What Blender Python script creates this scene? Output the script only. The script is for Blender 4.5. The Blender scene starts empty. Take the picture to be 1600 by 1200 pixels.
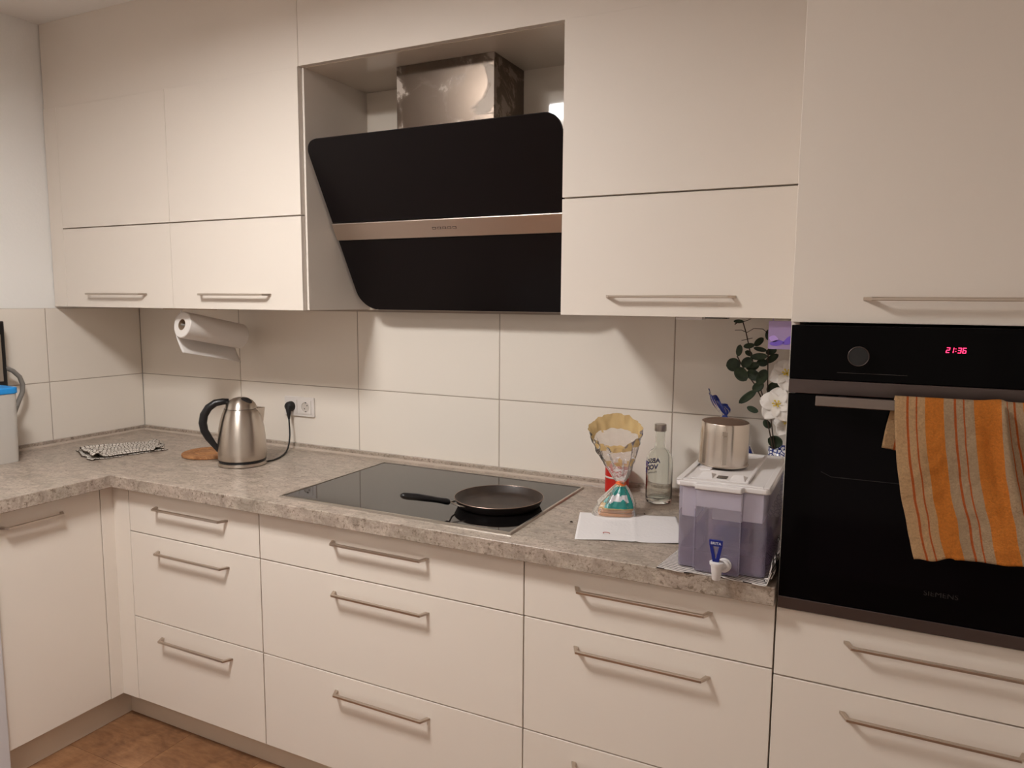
import bpy, bmesh, math, random
from mathutils import Vector, Matrix, noise
from math import pi, sin, cos, radians as R
random.seed(7)
S = bpy.context.scene
COL = S.collection

# ------------------------------------------------------------------ camera
cam_d = bpy.data.cameras.new('camera')
cam = bpy.data.objects.new('camera', cam_d)
COL.objects.link(cam)
YAW, PITCH, ROLL = 0.4574, -0.1144, 0.0071
fw = Vector((-sin(YAW)*cos(PITCH), cos(YAW)*cos(PITCH), sin(PITCH)))
rt = Vector((cos(YAW), sin(YAW), 0))
up = rt.cross(fw)
r2 = cos(ROLL)*rt + sin(ROLL)*up
u2 = -sin(ROLL)*rt + cos(ROLL)*up
m = Matrix((( r2.x, u2.x, -fw.x, 2.988), (r2.y, u2.y, -fw.y, -2.2484), (r2.z, u2.z, -fw.z, 1.5175), (0, 0, 0, 1)))
cam.matrix_world = m
cam_d.sensor_width = 36
cam_d.lens = 1147.4*36/1600
cam_d.clip_start = .02
S.camera = cam

# ------------------------------------------------------------------ light
LAMP_POWER = 86.0
FILL_POWER = 4.6
LAMP_COL = (1.0, .99, .97)
w = bpy.data.worlds.new('world'); S.world = w
w.use_nodes = True
w.node_tree.nodes['Background'].inputs[0].default_value = (1.0, .84, .70, 1)
w.node_tree.nodes['Background'].inputs[1].default_value = .5
S.view_settings.view_transform = 'Standard'
S.view_settings.look = 'None'
S.view_settings.gamma = 1
S.view_settings.use_curve_mapping = False
S.view_settings.exposure = 0.0

# ------------------------------------------------------------------ materials
def mat(name, col=(.8, .8, .8), rough=.5, metal=0., spec=.5, trans=0., ior=1.45, coat=0., emit=None, es=0., sub=0.):
    m = bpy.data.materials.new(name); m.use_nodes = True
    b = m.node_tree.nodes['Principled BSDF']
    b.inputs['Base Color'].default_value = (*col, 1)
    b.inputs['Roughness'].default_value = rough
    b.inputs['Metallic'].default_value = metal
    b.inputs['Specular IOR Level'].default_value = spec
    b.inputs['Transmission Weight'].default_value = trans
    b.inputs['IOR'].default_value = ior
    b.inputs['Coat Weight'].default_value = coat
    if sub:
        b.inputs['Subsurface Weight'].default_value = sub
        b.inputs['Subsurface Radius'].default_value = (.01, .01, .01)
    if emit:
        b.inputs['Emission Color'].default_value = (*emit, 1)
        b.inputs['Emission Strength'].default_value = es
    return m

class N:
    """tiny node helper"""
    def __init__(s, m): s.t = m.node_tree; s.b = s.t.nodes['Principled BSDF']; s.out = s.t.nodes['Material Output']
    def n(s, typ, ins=None, **kw):
        x = s.t.nodes.new(typ)
        for k, v in kw.items(): setattr(x, k, v)
        for k, v in (ins or {}).items():
            if hasattr(v, 'is_linked') or isinstance(v, bpy.types.NodeSocket): s.t.links.new(v, x.inputs[k])
            else: x.inputs[k].default_value = v
        return x
    def l(s, a, b): s.t.links.new(a, b)
    def co(s, which='Object', scale=(1, 1, 1), rot=(0, 0, 0)):
        c = s.n('ShaderNodeTexCoord')
        mp = s.n('ShaderNodeMapping', {'Vector': c.outputs[which], 'Scale': scale, 'Rotation': rot})
        return mp.outputs[0]
    def ramp(s, fac, stops):
        r = s.n('ShaderNodeValToRGB', {'Fac': fac})
        e = r.color_ramp.elements
        while len(e) < len(stops): e.new(.5)
        for i, (p, c) in enumerate(stops):
            e[i].position = p; e[i].color = (*c, 1) if len(c) == 3 else c
        return r.outputs[0]
    def noise(s, vec, scale, detail=4, rough=.55, dist=0.):
        return s.n('ShaderNodeTexNoise', {'Vector': vec, 'Scale': scale, 'Detail': detail, 'Roughness': rough, 'Distortion': dist}).outputs[0]
    def mix(s, f, a, b, typ='MIX'):
        x = s.n('ShaderNodeMix', data_type='RGBA', blend_type=typ)
        for i, v in ((0, f), (6, a), (7, b)):
            if isinstance(v, bpy.types.NodeSocket): s.l(v, x.inputs[i])
            else: x.inputs[i].default_value = v if i == 0 else (*v, 1)
        return x.outputs[2]
    def bump(s, h, st=.2, d=.002):
        b = s.n('ShaderNodeBump', {'Height': h, 'Strength': st, 'Distance': d})
        s.l(b.outputs[0], s.b.inputs['Normal'])

M = {}
# cream satin laminate
def cream(name, col, rough, bumpy=.04):
    m = mat(name, col, rough); n = N(m)
    v = n.co('Object')
    f = n.noise(v, 3.0, 3)
    n.l(n.mix(f, tuple(c*.975 for c in col), tuple(min(1, c*1.02) for c in col)), n.b.inputs['Base Color'])
    n.bump(n.noise(v, 260, 2), bumpy, .0006)
    return m
M['cream'] = cream('cream_laminate', (.80, .72, .64), .52)
M['cream_gloss'] = cream('cream_gloss_panel', (.78, .69, .59), .05, .0)
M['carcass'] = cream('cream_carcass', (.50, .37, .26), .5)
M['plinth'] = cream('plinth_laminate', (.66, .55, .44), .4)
M['wall'] = mat('white_plaster', (.88, .86, .83), .9); _n = N(M['wall']); _n.bump(_n.noise(_n.co(), 90, 6), .35, .002)
M['ceiling'] = mat('ceiling_plaster', (.88, .84, .80), .92); _n = N(M['ceiling']); _n.bump(_n.noise(_n.co(), 70, 5), .3, .002)
M['grout'] = mat('tile_grout', (.44, .37, .31), .9)
M['tile'] = mat('wall_tile', (.83, .755, .67), .28, spec=.4)
_n = N(M['tile']); _n.bump(_n.noise(_n.co(), 9, 2), .06, .004)
M['dwash'] = mat('white_enamel', (.62, .60, .62), .35)

# speckled stone worktop
m = mat('stone_laminate', rough=.32); n = N(m); M['stone'] = m
v = n.co('Object')
big = n.noise(v, 5.5, 5, .6, .8)
mid = n.noise(n.co('Object', (1, 1.8, 1.6), (0, 0, .5)), 17, 6, .66, .9)
base = n.ramp(mid, [(.30, (.14, .105, .08)), (.44, (.30, .235, .185)), (.58, (.47, .385, .315)), (.8, (.60, .50, .42))])
tone = n.ramp(big, [(.35, (.34, .30, .245)), (.65, (.56, .45, .39))])
c1 = n.mix(.38, base, tone)
spk = n.noise(v, 75, 5, .7)
spm = n.ramp(spk, [(.35, (1, 1, 1)), (.44, (0, 0, 0))])
c2 = n.mix(spm, c1, (.15, .11, .08))
lt = n.ramp(n.noise(v, 48, 4, .6), [(.60, (0, 0, 0)), (.70, (.55, .55, .55))])
fine = n.noise(v, 150, 5, .75)
c2 = n.mix(n.ramp(fine, [(.36, (.75, .75, .75)), (.50, (0, 0, 0))]), c2, (.24, .185, .135))
c3 = n.mix(lt, c2, (.60, .52, .43))
vor = n.n('ShaderNodeTexVoronoi', {'Vector': v, 'Scale': 38}).outputs['Distance']
dots = n.ramp(vor, [(.06, (.9, .9, .9)), (.14, (0, 0, 0))])
c4 = n.mix(n.mix(n.ramp(big, [(.45, (0, 0, 0)), (.6, (1, 1, 1))]), (0, 0, 0), dots), c3, (.12, .085, .06))
n.l(c4, n.b.inputs['Base Color'])
n.bump(spk, .05, .0006)

def brushed(name, col, rough, scale, axis=(1, 60, 60), var=.25):
    m = mat(name, col, rough, 1.0); n = N(m)
    f = n.noise(n.co('Object', axis), scale, 4, .6)
    r = n.n('ShaderNodeMapRange', {'Value': f, 'To Min': rough*(1-var), 'To Max': rough*(1+var)})
    n.l(r.outputs[0], n.b.inputs['Roughness'])
    n.bump(f, .06, .0005)
    return m
M['handle'] = brushed('brushed_nickel', (.56, .48, .41), .30, 14, (1, 40, 40))
M['steel'] = brushed('brushed_steel', (.50, .45, .40), .30, 8, (1, 50, 50))
M['steel_band'] = brushed('brushed_steel_band', (.62, .53, .46), .36, 8, (1, 90, 90))
M['oven_steel'] = brushed('oven_brushed_steel', (.115, .09, .085), .42, 8, (1, 90, 90))
def aniso(name, col, rough, an):
    m = mat(name, col, rough, 1.0); n = N(m)
    n.b.inputs['Anisotropic'].default_value = an
    tg = n.n('ShaderNodeTangent', direction_type='RADIAL', axis='Z'); n.l(tg.outputs[0], n.b.inputs['Tangent']); n.b.inputs['Anisotropic Rotation'].default_value = .25
    return m
M['kettle'] = aniso('kettle_steel', (.56, .50, .44), .30, .75)
M['pot'] = aniso('pot_steel', (.66, .59, .52), .24, .6)
M['pot_base'] = mat('pot_base_steel', (.42, .30, .24), .38, 1.0)
# chimney with greasy clouds
m = mat('chimney_steel', (.36, .29, .24), .3, 1.0); n = N(m); M['chimney'] = m
v = n.co('Object')
cl = n.noise(n.co('Object', (1, 1, 1), (.3, 2.2, .4)), 9, 6, .62, .6)
cc = n.ramp(cl, [(.46, (.14, .108, .085)), (.53, (.175, .137, .110)), (.57, (.42, .36, .31))])
n.l(cc, n.b.inputs['Base Color'])
rr = n.ramp(cl, [(.50, (.28, .28, .28)), (.56, (.60, .60, .60))]); n.l(rr, n.b.inputs['Roughness'])
M['oven_handle'] = brushed('oven_handle_steel', (.24, .20, .18), .4, 8, (1, 90, 90))
M['black_glass'] = mat('black_glass', (.0022, .0018, .0022), .07, spec=.07)
M['hob_glass'] = mat('hob_glass', (.006, .005, .005), .03, spec=.75)
M['hood_glass'] = mat('hood_matt_black_glass', (.0065, .0045, .005), .40, spec=.22)
M['hood_body'] = mat('hood_body_metal', (.10, .07, .06), .45, .8)
M['oven_dark'] = mat('oven_window', (.0030, .0022, .0030), .10, spec=.07)
M['black'] = mat('black_plastic', (.010, .009, .010), .34)
M['rubber'] = mat('black_rubber', (.012, .011, .011), .6)
M['dark'] = mat('dark_gap', (.03, .022, .016), .8)
M['white_pl'] = mat('white_plastic', (.74, .70, .69), .32, sub=.0)
M['socket'] = mat('socket_plastic', (.76, .70, .66), .3)
M['blue'] = mat('blue_plastic', (.012, .025, .22), .3)
M['skyblue'] = mat('sky_blue_plastic', (.02, .30, .78), .35)
M['grey_pl'] = mat('grey_plastic', (.22, .20, .18), .45)
M['white_print'] = mat('white_print', (.75, .75, .80), .5)
M['red_led'] = mat('red_digits', (0, 0, 0), .5, emit=(1.0, .03, .12), es=3.2)
M['logo_grey'] = mat('logo_grey', (.014, .012, .012), .5)
M['icon_grey'] = mat('icon_line', (.05, .04, .035), .5)
M['paper'] = mat('tissue_paper', (.80, .75, .71), .95); _n = N(M['paper']); _n.bump(_n.noise(_n.co(), 220, 3), .4, .001)
M['card'] = mat('cardboard', (.30, .21, .14), .9)
M['napkin'] = mat('napkin_paper', (.80, .76, .75), .95); _n = N(M['napkin'])
_w = _n.n('ShaderNodeTexVoronoi', {'Vector': _n.co(), 'Scale': 110}); _n.bump(_w.outputs[0], .5, .001)
M['trivet'] = mat('cork_wood', (.36, .16, .06), .75); _n = N(M['trivet'])
_v = _n.co('Object', (1, 5, 1)); _n.l(_n.ramp(_n.noise(_v, 40, 5), [(.35, (.25, .10, .035)), (.65, (.46, .22, .09))]), _n.b.inputs['Base Color']); _n.bump(_n.noise(_v, 60, 4), .3, .001)
M['pan'] = mat('black_iron', (.018, .013, .011), .42, spec=.5)
m = mat('pan_seasoned', (.05, .032, .022), .5, .0); n = N(m); M['pan_in'] = m
n.l(n.ramp(n.noise(n.co(), 14, 5), [(.35, (.022, .014, .010)), (.65, (.050, .031, .022))]), n.b.inputs['Base Color'])
M['rim'] = mat('worn_rim', (.35, .25, .20), .35, 1.0)
M['bread'] = mat('bread_crust', (.58, .24, .05), .8); _n = N(M['bread']); _n.bump(_n.noise(_n.co(), 160, 4), .6, .002)
M['crumb'] = mat('bread_crumb', (.72, .45, .17), .9); _n = N(M['crumb']); _n.bump(_n.noise(_n.co(), 200, 4), .7, .002)
M['red'] = mat('red_enamel', (.55, .02, .012), .3)
M['orange'] = mat('orange_clip', (.80, .14, .02), .4)
M['leaf'] = mat('eucalyptus_leaf', (.028, .052, .026), .5, spec=.35); _n = N(M['leaf'])
_n.l(_n.ramp(_n.noise(_n.co(), 30, 3), [(.35, (.016, .026, .014)), (.65, (.040, .058, .030))]), _n.b.inputs['Base Color'])
M['stem'] = mat('brown_stem', (.055, .032, .02), .7)
M['petal'] = mat('white_petal', (.74, .68, .63), .6, spec=.3)
M['stamen'] = mat('yellow_stamen', (.75, .55, .04), .6)
M['tinlabel'] = mat('tin_white_band', (.75, .65, .6), .35)

# vase: white with blue pattern
m = mat('blue_pattern_ceramic', (.7, .7, .72), .2); n = N(m); M['vase'] = m
vo = n.n('ShaderNodeTexVoronoi', {'Vector': n.co('Object'), 'Scale': 95}, feature='DISTANCE_TO_EDGE').outputs[0]
ns = n.noise(n.co(), 90, 2)
mm = n.n('ShaderNodeMath', {0: vo, 1: ns}, operation='MULTIPLY').outputs[0]
n.l(n.ramp(mm, [(.045, (.02, .035, .18)), (.075, (.72, .70, .72))]), n.b.inputs['Base Color'])

def tinted(name, tint, gloss=.10, rough=.06, diff=None, dfac=.0, bumps=0., bscale=60):
    m = bpy.data.materials.new(name); m.use_nodes = True
    t = m.node_tree; t.nodes.clear()
    o = t.nodes.new('ShaderNodeOutputMaterial')
    tr = t.nodes.new('ShaderNodeBsdfTransparent'); tr.inputs[0].default_value = (*tint, 1)
    gl = t.nodes.new('ShaderNodeBsdfGlossy'); gl.inputs[1].default_value = rough; gl.inputs[0].default_value = (1, 1, 1, 1)
    src = tr.outputs[0]
    if diff:
        df = t.nodes.new('ShaderNodeBsdfDiffuse'); df.inputs[0].default_value = (*diff, 1)
        mx = t.nodes.new('ShaderNodeMixShader'); mx.inputs[0].default_value = dfac
        t.links.new(src, mx.inputs[1]); t.links.new(df.outputs[0], mx.inputs[2]); src = mx.outputs[0]
    fr = t.nodes.new('ShaderNodeFresnel'); fr.inputs[0].default_value = 1.45
    ad = t.nodes.new('ShaderNodeMath'); ad.operation = 'MULTIPLY'; ad.inputs[1].default_value = gloss*10
    t.links.new(fr.outputs[0], ad.inputs[0])
    m2 = t.nodes.new('ShaderNodeMixShader'); t.links.new(ad.outputs[0], m2.inputs[0])
    t.links.new(src, m2.inputs[1]); t.links.new(gl.outputs[0], m2.inputs[2])
    t.links.new(m2.outputs[0], o.inputs[0])
    if bumps:
        tc = t.nodes.new('ShaderNodeTexCoord'); nz = t.nodes.new('ShaderNodeTexNoise'); nz.inputs['Scale'].default_value = bscale
        nz.inputs['Detail'].default_value = 4
        t.links.new(tc.outputs['Object'], nz.inputs['Vector'])
        bp = t.nodes.new('ShaderNodeBump'); bp.inputs['Strength'].default_value = bumps; bp.inputs['Distance'].default_value = .004
        t.links.new(nz.outputs[0], bp.inputs['Height']); t.links.new(bp.outputs[0], gl.inputs['Normal']); t.links.new(bp.outputs[0], fr.inputs['Normal'])
    return m
M['tank'] = tinted('lavender_clear_plastic', (.94, .92, .975), .08, .08, (.70, .66, .80), .20)
M['water'] = tinted('tinted_water', (.78, .66, .80), .05, .02, (.34, .26, .38), .30)
M['clear'] = tinted('frosted_clear_plastic', (.93, .93, .93), .08, .22, (.88, .83, .77), .55)
M['bag_clear'] = tinted('crinkled_clear_film', (.94, .91, .88), .16, .16, (.80, .74, .70), .16, 1.0, 90)
M['bag_gold'] = tinted('gold_printed_film', (.75, .60, .35), .12, .2, (.66, .46, .20), .62, .8, 70)
M['bag_teal'] = tinted('teal_printed_film', (.2, .5, .45), .12, .2, (.01, .22, .20), .85, .8, 70)
M['bag_white'] = tinted('white_printed_film', (.8, .8, .8), .12, .2, (.70, .68, .70), .85, .8, 70)
M['bag_blue'] = tinted('blue_foil_film', (.1, .1, .3), .16, .2, (.012, .03, .22), .85, 1.0, 70)
M['violet'] = tinted('violet_film', (.85, .75, .95), .12, .2, (.52, .38, .68), .50)
M['violet_dark'] = mat('violet_print', (.16, .09, .50), .5)
M['violet_light'] = mat('violet_pale_print', (.42, .28, .66), .5)
m = mat('bottle_glass', (.93, .95, .92), .0, trans=1.0, ior=1.45); M['glass'] = m
M['flour'] = mat('flour', (.72, .60, .46), .95)

# floor laminate
m = mat('brown_floor_plank', rough=.45); n = N(m); M['floor'] = m
oi = n.n('ShaderNodeObjectInfo').outputs['Random']
v = n.co('Object', (1, 1, 1))
a = n.noise(v, 5.5, 6, .65, 1.2); b = n.noise(n.co('Object', (1, 3.5, 1)), 22, 5, .6)
c = n.ramp(a, [(.30, (.12, .048, .020)), (.5, (.25, .112, .048)), (.68, (.37, .185, .085))])
c = n.mix(.28, c, n.ramp(b, [(.35, (.10, .045, .022)), (.65, (.32, .18, .10))]))
n.l(c, n.b.inputs['Base Color']); n.bump(b, .15, .001)

# towel stripes by UV (u across)
m = mat('striped_terry', rough=.95, spec=.1); n = N(m); M['towel'] = m
uv = n.n('ShaderNodeTexCoord').outputs['UV']
sp = n.n('ShaderNodeSeparateXYZ', {0: uv}).outputs[0]
P = [(0.0, 'b'), (.055, 'b')]
B_, O_, R_ = (.60, .42, .26), (.84, .27, .045), (.62, .13, .03)
H_ = (.74, .46, .24)
stops = []
def st(p, c): stops.append((p, c))
edges = [(0, H_), (.058, R_), (.068, H_), (.102, R_), (.112, H_), (.15, O_), (.245, B_), (.295, R_), (.305, B_), (.340, R_), (.350, B_), (.397, O_), (.505, B_), (.555, R_), (.565, B_), (.60, R_), (.61, B_), (.65, O_), (.75, B_), (.79, R_), (.80, B_), (.84, R_), (.85, B_), (.89, O_)]
r = n.n('ShaderNodeValToRGB', {'Fac': sp}); r.color_ramp.interpolation = 'CONSTANT'
e = r.color_ramp.elements
while len(e) < len(edges): e.new(.99)
for i, (p_, c_) in enumerate(edges): e[i].position = p_; e[i].color = (*c_, 1)
fz = n.noise(n.co('Object'), 260, 4, .8)
n.l(n.mix(n.ramp(fz, [(.3, (0, 0, 0)), (.7, (1, 1, 1))]), n.mix(.38, r.outputs[0], (.12, .055, .025)), r.outputs[0]), n.b.inputs['Base Color'])
n.bump(fz, 1.0, .006)

# checked cloth by UV
def grid_cloth(name, c0, c1, su, sv, wu, wv):
    m = mat(name, rough=.95, spec=.1); n = N(m)
    uv = n.n('ShaderNodeTexCoord').outputs['UV']
    s = n.n('ShaderNodeSeparateXYZ', {0: uv})
    def line(sock, sc, wd):
        a = n.n('ShaderNodeMath', {0: sock, 1: sc}, operation='MULTIPLY').outputs[0]
        b = n.n('ShaderNodeMath', {0: a}, operation='FRACT').outputs[0]
        return n.n('ShaderNodeMath', {0: b, 1: wd}, operation='LESS_THAN').outputs[0]
    f = line(s.outputs[0], su, wu)
    if wv:
        g = line(s.outputs[1], sv, wv)
        f = n.n('ShaderNodeMath', {0: f, 1: g}, operation='MAXIMUM').outputs[0]
    n.l(n.mix(f, c0, c1), n.b.inputs['Base Color'])
    n.bump(n.noise(n.co(), 500, 2), .4, .001)
    return m
M['check'] = grid_cloth('checked_dishcloth', (.66, .60, .53), (.09, .065, .05), 24, 16, .20, .20)
M['stripe'] = grid_cloth('striped_dishtowel', (.66, .60, .56), (.035, .03, .03), 1, 40, .0001, .30)

# ------------------------------------------------------------------ geometry helpers
class MB:
    def __init__(s): s.v = []; s.f = []; s.uv = {}; s.mi = []
    def add(s, vs, fs, mi=0):
        o = len(s.v); s.v += [tuple(p) for p in vs]; s.f += [tuple(i+o for i in f) for f in fs]; s.mi += [mi]*len(fs); return s
    def box(s, x0, x1, y0, y1, z0, z1, mi=0):
        return s.add([(x, y, z) for z in (z0, z1) for y in (y0, y1) for x in (x0, x1)],
                     [(0, 2, 3, 1), (4, 5, 7, 6), (0, 1, 5, 4), (2, 6, 7, 3), (0, 4, 6, 2), (1, 3, 7, 5)], mi)
    def prism(s, poly, fn, a, b, mi=0):
        """poly of 2D points, fn(p, t)->3D"""
        n = len(poly)
        vs = [fn(p, a) for p in poly] + [fn(p, b) for p in poly]
        fs = [tuple(range(n))[::-1], tuple(range(n, 2*n))] + [(i, (i+1) % n, n+(i+1) % n, n+i) for i in range(n)]
        return s.add(vs, fs, mi)
    def lathe(s, prof, seg=32, c=(0, 0, 0), mi=0, sx=1, sy=1, frame=None, cap=True):
        vs = []; fs = []
        for (r_, z_) in prof:
            for k in range(seg):
                a = 2*pi*k/seg
                p = Vector((r_*cos(a)*sx, r_*sin(a)*sy, z_))
                if frame: p = frame @ p
                vs.append(tuple(p + Vector(c)))
        for j in range(len(prof)-1):
            for k in range(seg):
                k2 = (k+1) % seg
                fs.append((j*seg+k, j*seg+k2, (j+1)*seg+k2, (j+1)*seg+k))
        if cap:
            fs.append(tuple(range(seg))[::-1]); o = (len(prof)-1)*seg; fs.append(tuple(range(o, o+seg)))
        return s.add(vs, fs, mi)
    def tube(s, path, r_, seg=10, flat=1.0, mi=0, radii=None):
        pts = [Vector(p) for p in path]; vs = []; fs = []
        pa = None
        for i, p in enumerate(pts):
            t = (pts[min(i+1, len(pts)-1)] - pts[max(i-1, 0)]).normalized()
            if pa is None:
                a = t.cross(Vector((0, 0, 1)))
                if a.length < .05: a = t.cross(Vector((1, 0, 0)))
            else: a = pa - t*pa.dot(t)
            a.normalize(); b = t.cross(a); pa = a
            rr = radii[i] if radii else r_
            for k in range(seg):
                an = 2*pi*k/seg
                vs.append(tuple(p + a*cos(an)*rr + b*sin(an)*rr*flat))
        for i in range(len(pts)-1):
            for k in range(seg):
                k2 = (k+1) % seg
                fs.append((i*seg+k, i*seg+k2, (i+1)*seg+k2, (i+1)*seg+k))
        fs.append(tuple(range(seg))[::-1]); o = (len(pts)-1)*seg; fs.append(tuple(range(o, o+seg)))
        return s.add(vs, fs, mi)
    def grid(s, fn, nu, nv, mi=0, closed=False):
        o = len(s.v); vs = []; 
        for j in range(nv+1):
            for i in range(nu+1):
                vs.append(tuple(fn(i/nu, j/nv))); s.uv[o+j*(nu+1)+i] = (i/nu, j/nv)
        fs = [(j*(nu+1)+i, j*(nu+1)+i+1, (j+1)*(nu+1)+i+1, (j+1)*(nu+1)+i) for j in range(nv) for i in range(nu)]
        return s.add(vs, fs, mi)

WL = {}   # world location of each object built
def finish(o, loc): WL[o.name] = Vector(loc)
def empty(name, loc, label, cat, group=None):
    o = bpy.data.objects.new(name, None); COL.objects.link(o); o.location = loc; o.empty_display_size = .05
    finish(o, loc); o['label'] = label; o['category'] = cat
    if group: o['group'] = group
    return o
def build(mb, name, mats, parent=None, smooth=False, bevel=0., seg=2, solid=0., solid_off=0., subd=0, loc=None, label=None, cat=None, group=None, kind=None, auto=None):
    me = bpy.data.meshes.new(name)
    org = Vector(loc) if loc is not None else (WL[parent.name] if parent else Vector((0, 0, 0)))
    me.from_pydata([tuple(Vector(p)-org) for p in mb.v], [], mb.f)
    if not isinstance(mats, (list, tuple)): mats = [mats]
    for m_ in mats: me.materials.append(M[m_] if isinstance(m_, str) else m_)
    for p, i in zip(me.polygons, mb.mi): p.material_index = i; p.use_smooth = smooth
    if mb.uv:
        ul = me.uv_layers.new(name='UVMap')
        for lp in me.loops:
            if lp.vertex_index in mb.uv: ul.data[lp.index].uv = mb.uv[lp.vertex_index]
    bm = bmesh.new(); bm.from_mesh(me); bmesh.ops.recalc_face_normals(bm, faces=bm.faces); bm.to_mesh(me); bm.free()
    if smooth and auto is not None: me.set_sharp_from_angle(angle=R(auto))
    o = bpy.data.objects.new(name, me); COL.objects.link(o)
    if parent:
        o.parent = parent; o.location = org - WL[parent.name]
    else: o.location = org
    finish(o, org)
    if bevel:
        b = o.modifiers.new('bevel', 'BEVEL'); b.width = bevel; b.segments = seg; b.limit_method = 'ANGLE'; b.angle_limit = R(40)
        b.harden_normals = False
    if solid:
        q = o.modifiers.new('solid', 'SOLIDIFY'); q.thickness = solid; q.offset = solid_off
    if subd:
        q = o.modifiers.new('sub', 'SUBSURF'); q.levels = subd; q.render_levels = subd
    if label: o['label'] = label
    if cat: o['category'] = cat
    if group: o['group'] = group
    if kind: o['kind'] = kind
    return o
def rrect(x0, x1, z0, z1, r_, seg=6, rs=None):
    rs = rs or (r_,)*4   # corners: BL, BR, TR, TL
    out = []
    for (cx, cz, a0, r1) in ((x0, z0, pi, rs[0]), (x1, z0, 1.5*pi, rs[1]), (x1, z1, 0, rs[2]), (x0, z1, .5*pi, rs[3])):
        ccx = cx + (r1 if cx == x0 else -r1); ccz = cz + (r1 if cz == z0 else -r1)
        for k in range(seg+1):
            a = a0 + .5*pi*k/seg
            out.append((ccx + r1*cos(a), ccz + r1*sin(a)))
    return out
def text_mb(txt, size, fn, extrude=0.0004, align='LEFT', off=0.):
    cu = bpy.data.curves.new('t', 'FONT'); cu.body = txt; cu.size = size; cu.extrude = extrude; cu.align_x = align; cu.resolution_u = 3; cu.offset = off
    ob = bpy.data.objects.new('t', cu); COL.objects.link(ob)
    bpy.context.view_layer.update()
    me = ob.evaluated_get(bpy.context.evaluated_depsgraph_get()).to_mesh()
    mb = MB(); mb.add([fn(v_.co) for v_ in me.vertices], [tuple(p.vertices) for p in me.polygons])
    ob.to_mesh_clear(); COL.objects.unlink(ob); bpy.data.objects.remove(ob); bpy.data.curves.remove(cu)
    return mb

# ------------------------------------------------------------------ dimensions
W = .9155; WB = .8732; YF = -.6251; YU = -.3812; YW = -.6595; PZ = .105; CZ = 2.568
XT = 2.8303; ZU = 1.478; ZG = 1.785; ZT = 2.246

# ------------------------------------------------------------------ room shell
fl = build(MB().box(-.1, 4.3, -4.6, .1, -.05, -.006), 'floor', 'dark', kind='structure', loc=(0, 0, 0))
pm = {}
for ix in range(-3, 11):
    x0 = .9245 + ix*.33
    off = -.805 if ix == -1 else (-.805 + ((ix*0.37) % 1)*.9)
    for iy in range(-5, 3):
        y1 = off + iy*.9 + .9; y0 = y1-.9
        a, b, c, d = max(x0, -.09)+.0006, min(x0+.33, 4.29)-.0006, max(y0, -4.59)+.0006, min(y1, .09)-.0006
        if b-a < .02 or d-c < .02: continue
        key = (round(b-a, 3), round(d-c, 3))
        if key not in pm:
            o = build(MB().box(a, b, c, d, -.006, 0), 'floor_plank', 'floor', fl, loc=(a, c, 0)); pm[key] = o
        else:
            o = pm[key].copy(); COL.objects.link(o); o.parent = fl; o.location = (a, c, 0)
build(MB().box(-.1, 4.3, -4.6, .1, CZ, CZ+.05), 'ceiling', 'ceiling', kind='structure', loc=(0, 0, CZ))
wb = build(MB().box(-.1, 4.3, .008, .1, 0, CZ), 'wall_back', 'wall', kind='structure', loc=(0, 0, 0))
wl = build(MB().box(-.1, -.003, -4.6, .1, 0, CZ), 'wall_left', 'wall', kind='structure', loc=(0, 0, 0))
build(MB().box(3.95, 4.05, -4.6, .1, 0, CZ), 'wall_right', 'wall', kind='structure', loc=(3.95, 0, 0))
mb = MB().box(-.1, 2.6, -4.1, -4.0, 0, CZ); mb.box(3.6, 4.3, -4.1, -4.0, 0, CZ); mb.box(2.6, 3.6, -4.1, -4.0, 2.05, CZ)
build(mb, 'wall_rear', 'wall', kind='structure', loc=(0, -4.0, 0))
# grout and tiles
G = .0018
build(MB().box(0.0, XT, .0015, .0079, .86, 1.4785), 'grout', 'grout', wb)
rows = [(.873, 1.1719), (1.1719, 1.4706)]
xs = [-.0, .6101, 1.2252, 1.8326, 2.4387, XT+.01]
for z0, z1 in rows:
    for a, b in zip(xs[:-1], xs[1:]):
        build(MB().box(a+G, b-G, 0, .0075, z0+G, z1-G), 'tile', 'tile', wb, bevel=.0009, seg=1, loc=(a, 0, z0))
build(MB().box(-.0029, -.0012, -1.65, 0.0, .86, 1.4700), 'grout', 'grout', wl)
ys = [0.0, -.4224, -1.0314, -1.6404]
for z0, z1 in rows:
    for a, b in zip(ys[1:], ys[:-1]):
        build(MB().box(-.0027, .0, a+G, b-G, z0+G, z1-G), 'tile', 'tile', wl, bevel=.0009, seg=1, loc=(0, a, z0))
# plinths
build(MB().box(.606, XT, -.570, -.554, 0, .104), 'baseboard_back', 'plinth', kind='structure', loc=(.606, -.57, 0))
build(MB().box(.590, .606, -1.02, -.554, 0, .104), 'baseboard_left', 'plinth', kind='structure', loc=(.606, -.57, 0))
build(MB().box(XT, 3.432, -.570, -.554, 0, .104), 'baseboard_tall', 'plinth', kind='structure', loc=(XT, -.57, 0))
# fascia to the ceiling
mb = MB().box(.001, 1.3035, -.377, -.358, ZT+.001, CZ); build(mb, 'trim_1', 'cream', kind='structure', loc=(0, -.36, ZT), bevel=.0006, seg=1)
mb = MB().box(1.3050, XT, -.377, -.358, ZT+.001, CZ); build(mb, 'trim_2', 'cream', kind='structure', loc=(1.3, -.36, ZT), bevel=.0006, seg=1)
mb = MB().box(XT+.001, 3.44, YF+.004, YF+.022, ZT+.001, CZ); build(mb, 'trim_3', 'cream', kind='structure', loc=(XT, YF, ZT), bevel=.0006, seg=1)

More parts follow.
